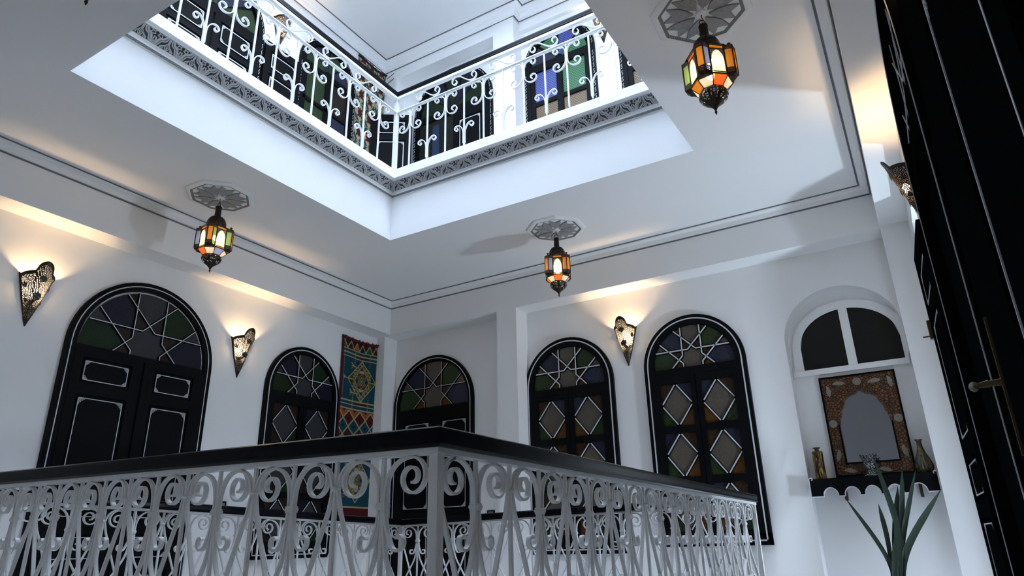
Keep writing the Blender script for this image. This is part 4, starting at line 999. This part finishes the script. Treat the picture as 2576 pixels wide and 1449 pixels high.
# shelf
SZ = 0.402
sh = thing('shelf', 'black shelf with scalloped white-edged apron under the mirror', 'shelf', (-0.383, NB, SZ), 0.0)
obj('board', MB().box((-0.418, -0.215, -0.016), (0.422, 0, 0)), M['black'], sh)
ap = [(-0.418, 0.006), (-0.418, -0.124)]; cs = [-0.28, -0.135, 0.0, 0.145, 0.292]
for c_ in cs: ap += [(c_-0.052, -0.124)]+arc(c_, -0.124, 0.052, 180, 0, 10, 0.062)[1:-1]+[(c_+0.052, -0.124)]
ap += [(0.422, -0.124), (0.422, 0.006)]
apron = MB()
top_ = [(x, 0.006) for x, _ in ap[1:-1]]; apron.strip([(p[0], p[1]) for p in ap[1:-1]], top_, -0.228, -0.214)
obj('scalloped_apron', apron, M['black'], sh)
ln = MB(); ln.ribbon(ap[1:-1], 0.007, 0.016, -0.2225)
for sx, ex in ((1, -0.418), (-1, 0.422)):
    ln.ribbon([(ex, -0.124), (ex, 0.004)]+[(ex+sx*(0.012+0.012*math.cos(t)), 0.004+0.010*math.sin(t)) for t in [PI-PI*1.4*i/8 for i in range(9)]], 0.006, 0.016, -0.2225)
obj('white_edging', ln, M['whiteline'], sh, label='white painted edge of the scallops')
for x in (-0.20, 0.30): obj('bracket', MB().prism([(x-0.010, -0.016), (x+0.010, -0.016), (x+0.010, -0.15), (x-0.010, -0.15)], -0.05, 0), M['amberrail'], sh)
# mirror
mi = thing('mirror', 'mirror with arched glass in an orange bone mosaic frame with silver leaves', 'mirror', (-0.355, NB, SZ+0.02), 0.0)
MW, MHt = 0.545/2, 0.775
oc = [(-MW, 0), (-MW, MHt), (MW, MHt), (MW, 0)]
gl = [(-0.178, 0.105), (-0.178, 0.39), (-0.172, 0.40), (-0.168, 0.44), (-0.150, 0.475), (-0.148, 0.505), (-0.120, 0.55), (-0.112, 0.585), (-0.075, 0.61), (-0.030, 0.625), (0, 0.65), (0.030, 0.625), (0.075, 0.61), (0.112, 0.585), (0.120, 0.55), (0.148, 0.505), (0.150, 0.475), (0.168, 0.44), (0.172, 0.40), (0.178, 0.39), (0.178, 0.105)]
def proj_out(p):
    x, z = p; dx, dz = x, z-0.38; k = min((MW-0.014)/abs(dx) if dx else 9, (MHt-0.014-0.38)/dz if dz > 0 else (0.366/abs(dz) if dz else 9)); return (dx*k, 0.38+dz*k)
go = [proj_out(p) for p in gl]
def seg_outer():
    # insert outer corners exactly
    inn, out = [], []
    for i, p in enumerate(gl):
        inn.append(p); out.append(go[i])
    return inn, out
inn, out = seg_outer()
fm = MB()
W0, Zt, Zb = MW-0.014, MHt-0.014, 0.014
inn = [(-0.178, 0.105)]+gl[1:-1]+[(0.178, 0.105)]
out = []
for p in inn:
    x, z = p
    if z <= 0.42: out.append((math.copysign(W0, x), z if z > 0.11 else Zb))
    elif abs(x) > 0.115: out.append((math.copysign(W0, x), 0.42+(z-0.42)*2.0 if 0.42+(z-0.42)*2.0 < Zt else Zt))
    else: out.append((x*W0/0.112, Zt))
fm.strip(inn+[inn[0]], out+[out[0]], -0.034, -0.008)
mf = obj('mosaic_frame', fm, M['mosaic'], mi, label='orange and black bone mosaic')
obj('outer_edge', MB().strip([(-W0, Zb), (-W0, Zt), (W0, Zt), (W0, Zb)], oc, -0.040, -0.004, closed=True), M['black'], mi)
obj('inner_edge', MB().strip([(-0.178, 0.39), (-0.178, 0.105), (0.178, 0.105), (0.178, 0.39)], [(-0.190, 0.39), (-0.190, 0.092), (0.190, 0.092), (0.190, 0.39)], -0.040, -0.03), M['black'], mi)
obj('glass', MB().box((-0.185, -0.012, 0.095), (0.185, -0.008, 0.66)), M['mirror'], mi)
def paisley():
    out_ = bez((0, 0), (0.020, 0.030), (0.075, 0.020), (0.095, -0.012), 8); inn_ = bez((0, 0), (0.030, -0.006), (0.050, -0.030), (0.095, -0.012), 8)
    return out_, inn_
for (x, z, a, fl) in ((-0.135, 0.715, 8, 1), (-0.215, 0.665, -75, 1), (0.115, 0.705, 15, 1), (0.225, 0.690, -70, 1), (-0.225, 0.165, -95, 1), (-0.165, 0.045, 0, 1), (0.070, 0.040, -2, 1), (0.225, 0.165, -88, -1)):
    o1, i1 = paisley(); c_, s_ = math.cos(math.radians(a)), math.sin(math.radians(a))
    T_ = lambda q: (x-0.045*c_+q[0]*c_-q[1]*fl*s_, z-0.045*s_+q[0]*s_+q[1]*fl*c_)
    obj('silver_leaf', MB().strip([T_(q) for q in i1], [T_(q) for q in o1], -0.040, -0.033), M['silver'], mi, label='chased silver leaf')
for x, z in ((0.0, 0.715), (-0.224, 0.405), (0.230, 0.405)):
    obj('silver_medallion', MB().prism(arc(x, z, 0.030, 0, 345, 23), -0.040, -0.033).prism(arc(x, z, 0.018, 0, 330, 11), -0.044, -0.039).prism(arc(x, z, 0.007, 0, 300, 5), -0.048, -0.043), M['silver'], mi, label='round silver medallion')
# vases and cup
def lathe_thing(name, label, cat, prof, loc, m_, n=24, star=0.0):
    r = thing(name, label, cat, loc)
    b_ = MB(); b_.lathe(prof, n, star=star); b_.smooth = True; obj('body', b_, m_, r); return r
v1 = lathe_thing('vase', 'square-shouldered dark glass vase with yellow streaks on the left end of the shelf', 'vase', [(0.036, 0), (0.040, 0.004), (0.038, 0.10), (0.040, 0.205), (0.036, 0.214), (0.018, 0.220)], (-0.722, 5.80, SZ+0.001), M['vase1'])
nb = MB(); nb.lathe([(0.017, 0.216), (0.015, 0.230), (0.028, 0.240), (0.029, 0.243), (0.012, 0.242)], 20); nb.smooth = True; obj('lip', nb, M['vase2'], v1)
v2 = lathe_thing('vase', 'ribbed teardrop glass vase on the right end of the shelf', 'vase', [(0.025, 0), (0.044, 0.008), (0.060, 0.040), (0.059, 0.065), (0.046, 0.105), (0.028, 0.150), (0.018, 0.190), (0.016, 0.222), (0.015, 0.230)], (-0.030, 5.80, SZ+0.001), M['vase2'], 32, 0.03)
nb = MB(); nb.lathe([(0.014, 0.226), (0.024, 0.238), (0.026, 0.242), (0.012, 0.241)], 20); nb.smooth = True; obj('lip', nb, M['vase2'], v2)
cp = thing('bead_cup', 'small beaded cup with flared spiky rim standing before the mirror', 'cup', (-0.372, 5.77, SZ+0.004))
b_ = MB(); b_.lathe([(0.052, 0), (0.050, 0.010), (0.026, 0.022), (0.026, 0.040), (0.040, 0.060), (0.044, 0.090), (0.040, 0.112)], 20); b_.smooth = True; obj('body', b_, M['bead'], cp)
for k in range(14):
    a = 2*PI*k/14; q = MB(); q.tube([(0.038*math.cos(a), 0.038*math.sin(a), 0.108), (0.050*math.cos(a), 0.050*math.sin(a), 0.135), (0.060*math.cos(a), 0.060*math.sin(a), 0.158)], [0.004, 0.0055, 0.0035], 6); obj('rim_bead', q, M['bead'], cp)

# snake plant
pl = thing('potted_snake_plant', 'tall snake plant with dark upright leaves in front of the niche', 'plant', (-0.345, 5.35, FL))
pt = MB(); pt.lathe([(0.09, 0), (0.11, 0.02), (0.13, 0.24), (0.14, 0.25), (0.14, 0.28), (0.12, 0.28), (0.115, 0.25)], 24); pt.smooth = True; obj('pot', pt, M['pot'], pl)
def leaf(base, mid, tip, wd, tw=0.0):
    n = 12; P = bez(base, mid, mid, tip, n); mb = MB(); V = []
    side = Vector((math.cos(tw), math.sin(tw), 0))
    for i, p in enumerate(P):
        t = i/n; w_ = wd*(0.42+0.75*math.sin(PI*min(1, t*0.72))**1.4)*(1 if t < 0.88 else max(0.08, ((1-t)/0.12)**0.7))
        p = Vector(p); V += [p-side*w_, p+Vector((0, 0.010, 0))*(1-t), p+side*w_, p+Vector((0, 0.016, 0))*(1-t)+Vector((0, 0.003, 0))]
    mb.v = [tuple(q) for q in V]
    for i in range(n):
        a = 4*i; b = 4*(i+1)
        for k in range(4): mb.f.append((a+k, a+(k+1)%4, b+(k+1)%4, b+k))
    mb.smooth = True; return mb
q0 = 0.26
for b0, m0_, t0, wd in (((-0.04, 0.0, q0), (0.035, 0, 0.56), (-0.193, -0.05, 1.002), 0.013), ((-0.03, 0.02, q0), (0.02, 0, 0.70), (0.000, 0.02, 0.949), 0.013),
                        ((-0.01, -0.02, q0), (0.115, -0.02, 0.70), (0.032, -0.03, 1.246), 0.016), ((0.00, 0.01, q0), (0.10, 0.02, 0.75), (0.185, 0.0, 1.159), 0.015),
                        ((0.02, 0.0, q0), (0.07, 0, 0.66), (0.262, 0.0, 1.149), 0.014), ((0.03, -0.01, q0), (0.06, -0.02, 0.62), (0.380, -0.03, 1.019), 0.022),
                        ((0.0, 0.02, q0), (0.04, 0.02, 0.66), (0.137, 0.03, 1.054), 0.019), ((-0.02, 0.0, q0), (0.01, -0.04, 0.50), (0.06, -0.05, 0.74), 0.014),
                        ((-0.02, -0.02, q0), (0.05, -0.02, 0.55), (0.10, -0.04, 0.90), 0.017)):
    obj('leaf', leaf(b0, m0_, t0, wd), M['leaf'], pl)

# ------------------------------------------------------------------ small wall fittings
for loc, rz, lab in (((-3.718, YB, 0.27), 0, 'black framed light switch right of the back-wall arched door'), ((XL, 3.80, 0.345), LW, 'black framed light switch between door and window on the left wall')):
    s_ = thing('light_switch', lab, 'switch', loc, rz, 'black framed wall switches')
    obj('frame', MB().strip([(-0.030, -0.03), (-0.030, 0.03), (0.030, 0.03), (0.030, -0.03)], [(-0.042, -0.042), (-0.042, 0.042), (0.042, 0.042), (0.042, -0.042)], -0.012, 0, closed=True), M['black'], s_)
    obj('rocker', MB().box((-0.030, -0.009, -0.03), (0.030, 0, 0.03)), M['steel'], s_)
ro = thing('wifi_router', 'small white router with two black aerials on the upper corner pier', 'router', (-4.93, UY, 5.56), 0)
b_ = MB(); b_.prism([(-0.085, -0.05), (-0.06, -0.062), (0.06, -0.062), (0.085, -0.05), (0.085, 0.05), (0.06, 0.06), (-0.06, 0.06), (-0.085, 0.05)], -0.03, -0.002); obj('case', b_, M['plastic'], ro)
for z_ in (0.075, -0.005): obj('aerial', MB().tube([(-0.05, -0.035, z_), (0.07, -0.045, z_+0.03)], 0.0045, 6), M['ink'], ro)
obj('cable', MB().tube([(-0.085, -0.01, -0.04), (-0.13, -0.01, -0.08), (-0.15, -0.005, -0.10)], 0.003, 6), M['ink'], ro)

# ------------------------------------------------------------------ upper storey doors and windows
def upper_arch(name, label, cat, loc, rz, R, spring, wd=0.075):
    d = thing(name, label, cat, loc, rz, kind='structure'); b = 3.14
    obj('casing', MB().strip(arched_path(R, spring, b, wd), arched_path(R, spring, b), -0.035, 0), M['black'], d)
    wv = MB()      # white wave ornament on the casing
    for path in ([(-(R-0.018), b+0.02*i) for i in range(int((spring-b)/0.02))], [((R-0.018), b+0.02*i) for i in range(int((spring-b)/0.02))], arc(0, spring, R-0.018, 0, 180, int(R*PI/0.02))):
        for i in range(0, len(path)-4, 4):
            p, q = path[i], path[i+3]; dx, dz = q[0]-p[0], q[1]-p[1]; l = math.hypot(dx, dz); nx, nz = -dz/l*0.006, dx/l*0.006
            wv.ribbon([(p[0]+nx, p[1]+nz), ((2*p[0]+q[0])/3-nx, (2*p[1]+q[1])/3-nz), ((p[0]+2*q[0])/3+nx, (p[1]+2*q[1])/3+nz), (q[0]-nx, q[1]-nz)], 0.004, 0.003, -0.0365)
    obj('white_wave_line', wv, M['whiteline'], d)
    return d
def upane(d, x0, x1, z0_, z1_, col, y=-0.008): obj('pane', MB().box((x0, y, z0_), (x1, y+0.004, z1_)), G[col], d)
def ufan(d, R, spring, cols, base=0.0):
    r = R-0.075-0.02; n = len(cols)
    obj('fanlight_board', MB().prism(arc(0, spring, R-0.07, 0, 180, 24), -0.006, -0.001), M['black'], d)
    for k, c_ in enumerate(cols):
        a0, a1 = 180*k/n+2.5, 180*(k+1)/n-2.5
        obj('pane', MB().prism(arc(0, spring+base, r, a0, a1, 6)+arc(0, spring+base, 0.05, a1, a0, 2), -0.012, -0.007), G[c_], d)
# window left
d = upper_arch('window_5', 'black arched window with green and blue panes on the upper left wall', 'window', (UX, 4.475, 0), LW, 0.425, 5.10)
ufan(d, 0.425, 5.10, ['blue', 'green', 'blue', 'green'])
b_ = MB(); b_.box((-0.36, -0.03, 5.03), (0.36, 0, 5.10)); b_.box((-0.03, -0.026, 3.14), (0.03, 0, 5.03)); b_.box((-0.36, -0.026, 3.14), (-0.31, 0, 5.03)); b_.box((0.31, -0.026, 3.14), (0.36, 0, 5.03))
for z_ in (4.62, 4.22, 3.8): b_.box((-0.36, -0.026, z_-0.02), (0.36, 0, z_+0.02))
obj('sash', b_, M['black'], d)
for i, (z1_, z0_) in enumerate(((5.03, 4.64), (4.60, 4.24), (4.20, 3.82), (3.78, 3.4))):
    upane(d, -0.31, -0.03, z0_, z1_, ('green', 'green', 'taupe', 'green')[i]); upane(d, 0.03, 0.31, z0_, z1_, ('dbrown', 'blue', 'orange', 'blue')[i])
# double door left
d = upper_arch('door_4', 'black arched double door on the upper left wall behind the railing', 'door', (UX, 2.99, 0), LW, 0.58, 4.93)
ufan(d, 0.58, 4.93, ['green', 'blue', 'green', 'blue', 'green'])
b_ = MB(); b_.box((-0.505, -0.03, 4.86), (0.505, 0, 4.93)); obj('transom', b_, M['black'], d)
for s_ in (-1, 1):
    panel_leaf(d, min(s_*0.505, s_*0.01), max(s_*0.505, s_*0.01), 4.86, 3.15, [(s_*0.26-0.16, s_*0.26+0.16, 4.58, 4.78), (s_*0.26-0.16, s_*0.26+0.16, 3.35, 4.47)], -0.002, lw=0.009)
hf = thing('door_leaf', 'open black door leaf folded against the upper left wall under the sconce', 'door leaf', (UX+0.03, 3.58, 0), LW)
panel_leaf(hf, 0.0, 0.47, 4.95, 3.15, [(0.09, 0.39, 4.66, 4.83), (0.09, 0.39, 3.9, 4.55), (0.09, 0.39, 3.3, 3.8)], 0.005, lw=0.010)
# corner leaf
hf = thing('door_leaf', 'open black door leaf standing across the upper corner beside the router', 'door leaf', (-5.03, 5.21, 0), math.atan2(5.50-5.21, -4.62+5.03))
panel_leaf(hf, 0.0, 0.50, 4.985, 3.15, [(0.09, 0.41, 4.72, 4.88), (0.09, 0.41, 3.9, 4.60), (0.09, 0.41, 3.3, 3.8)], -0.002, lw=0.010)
# door right side
d = upper_arch('door_5', 'black arched doorway with one leaf open on the upper back wall', 'door', (-4.075, UW, 0), 0, 0.575, 4.955)
ufan(d, 0.575, 4.955, ['dgreen', 'dblue', 'dgreen', 'dblue', 'dgreen'])
obj('transom', MB().box((-0.50, -0.03, 4.875), (0.50, 0, 4.955)), M['black'], d)
obj('painted_dark_opening', MB().box((-0.50, -0.004, 3.14), (0.03, -0.001, 4.875)), M['dark'], d, label='flat dark sheet painted as the unlit room in the open half')  # room's darkness put into a flat dark sheet on the wall
obj('curtain', MB().box((-0.30, -0.009, 3.14), (-0.20, -0.005, 4.80)), mat('blue_cloth', (0.006, 0.025, 0.06), 0.8), d, label='strip of blue curtain in the doorway')
panel_leaf(d, 0.03, 0.50, 4.875, 3.15, [(0.12, 0.41, 3.3, 4.72)], -0.004, lw=0.009)
# window right with coloured patterned panes
def uwin(name, label, x, R, spring):
    d = upper_arch(name, label, 'window', (x, UW, 0), 0, R, spring)
    ufan(d, R, spring, ['ugreen', 'ublue', 'ugreen', 'blue'])
    i = R-0.075
    b_ = MB(); b_.box((-i, -0.03, spring-0.10), (i, 0, spring)); b_.box((-0.035, -0.028, 3.14), (0.035, 0, spring-0.1)); b_.box((-i, -0.028, 3.14), (-i+0.05, 0, spring-0.1)); b_.box((i-0.05, -0.028, 3.14), (i, 0, spring-0.1))
    for z_ in (4.545, 4.10): b_.box((-i, -0.026, z_-0.025), (i, 0, z_+0.025))
    obj('sash', b_, M['black'], d)
    for k, (z1_, z0_) in enumerate(((spring-0.1, 4.57), (4.52, 4.125), (4.075, 3.6))):
        upane(d, -i+0.05, -0.035, z0_, z1_, ('ublue', 'uamber', 'uamber')[k]); upane(d, 0.035, i-0.05, z0_, z1_, ('ugreen', 'uamber', 'uamber')[k])
    return d
uwin('window_6', 'black arched window with blue, green and amber panes on the upper back wall', -2.625, 0.435, 5.065)
uwin('window_7', 'arched window partly hidden at the right end of the upper gallery', -1.48, 0.44, 5.065)
# pendant tip in the upper gallery
for (x, y, lab) in ((-2.28, 4.75, 'upper gallery lantern of which only the tip shows at the top edge'),):
    ul = dup(lan, (x, y, UZ), 0.3, lab)

# ------------------------------------------------------------------ dark doors close by on the right
nl = thing('door_leaf', 'dark blurred door leaf edge with brass lock at the right, closest to the camera', 'door leaf', (0.208, 2.02, 0), math.radians(-90-4.0))
lf = obj('leaf_slab', MB().box((0.0, -0.018, FL+0.02), (0.42, 0.020, 1.02)), M['matteblack'], nl)
lk = obj('lock_plate', MB().box((0.421, -0.013, 0.18), (0.424, 0.013, 0.42)).box((0.422, -0.008, 0.28), (0.427, 0.008, 0.31)), M['steel'], nl, label='worn steel lock plate')
hd = MB(); hd.box((0.338, -0.024, 0.14), (0.366, -0.018, 0.42)); hd.tube([(0.352, -0.022, 0.285), (0.352, -0.045, 0.285)], [0.008, 0.006]); hd.tube([(0.352, -0.045, 0.285), (0.352, -0.066, 0.283)], [0.008, 0.005]); hd.smooth = True
obj('door_handle', hd, M['brass'], nl, label='brass handle on a long plate')
kn = MB(); kn.lathe([(0.003, -0.010), (0.008, -0.006), (0.010, 0.0), (0.008, 0.006), (0.003, 0.010)], 10); kb = obj('glass_knob', kn, M['silver'], nl, (0.352, -0.072, 0.282))
d = thing('door_6', 'black door frame filling the right edge of the photo', 'door', (XR, 1.06, 0), RW, kind='structure')
mb = MB(); mb.box((-0.56, -0.055, FL), (0.56, 0, 2.2)); obj('frame', mb, M['matteblack'], d)
for x_, w_ in ((-0.545, 0.010), (-0.505, 0.006), (-0.44, 0.004)): obj('moulding', MB().box((x_, -0.066, FL), (x_+w_, -0.055, 2.2)), M['blackgloss'], d)
panel_leaf(d, -0.40, 0.40, 2.0, FL+0.02, [(-0.08, 0.30, 1.05, 1.85), (-0.08, 0.30, -0.1, 0.85), (-0.08, 0.30, -0.6, -0.2)], -0.056, lw=0.006, bm='matteblack')
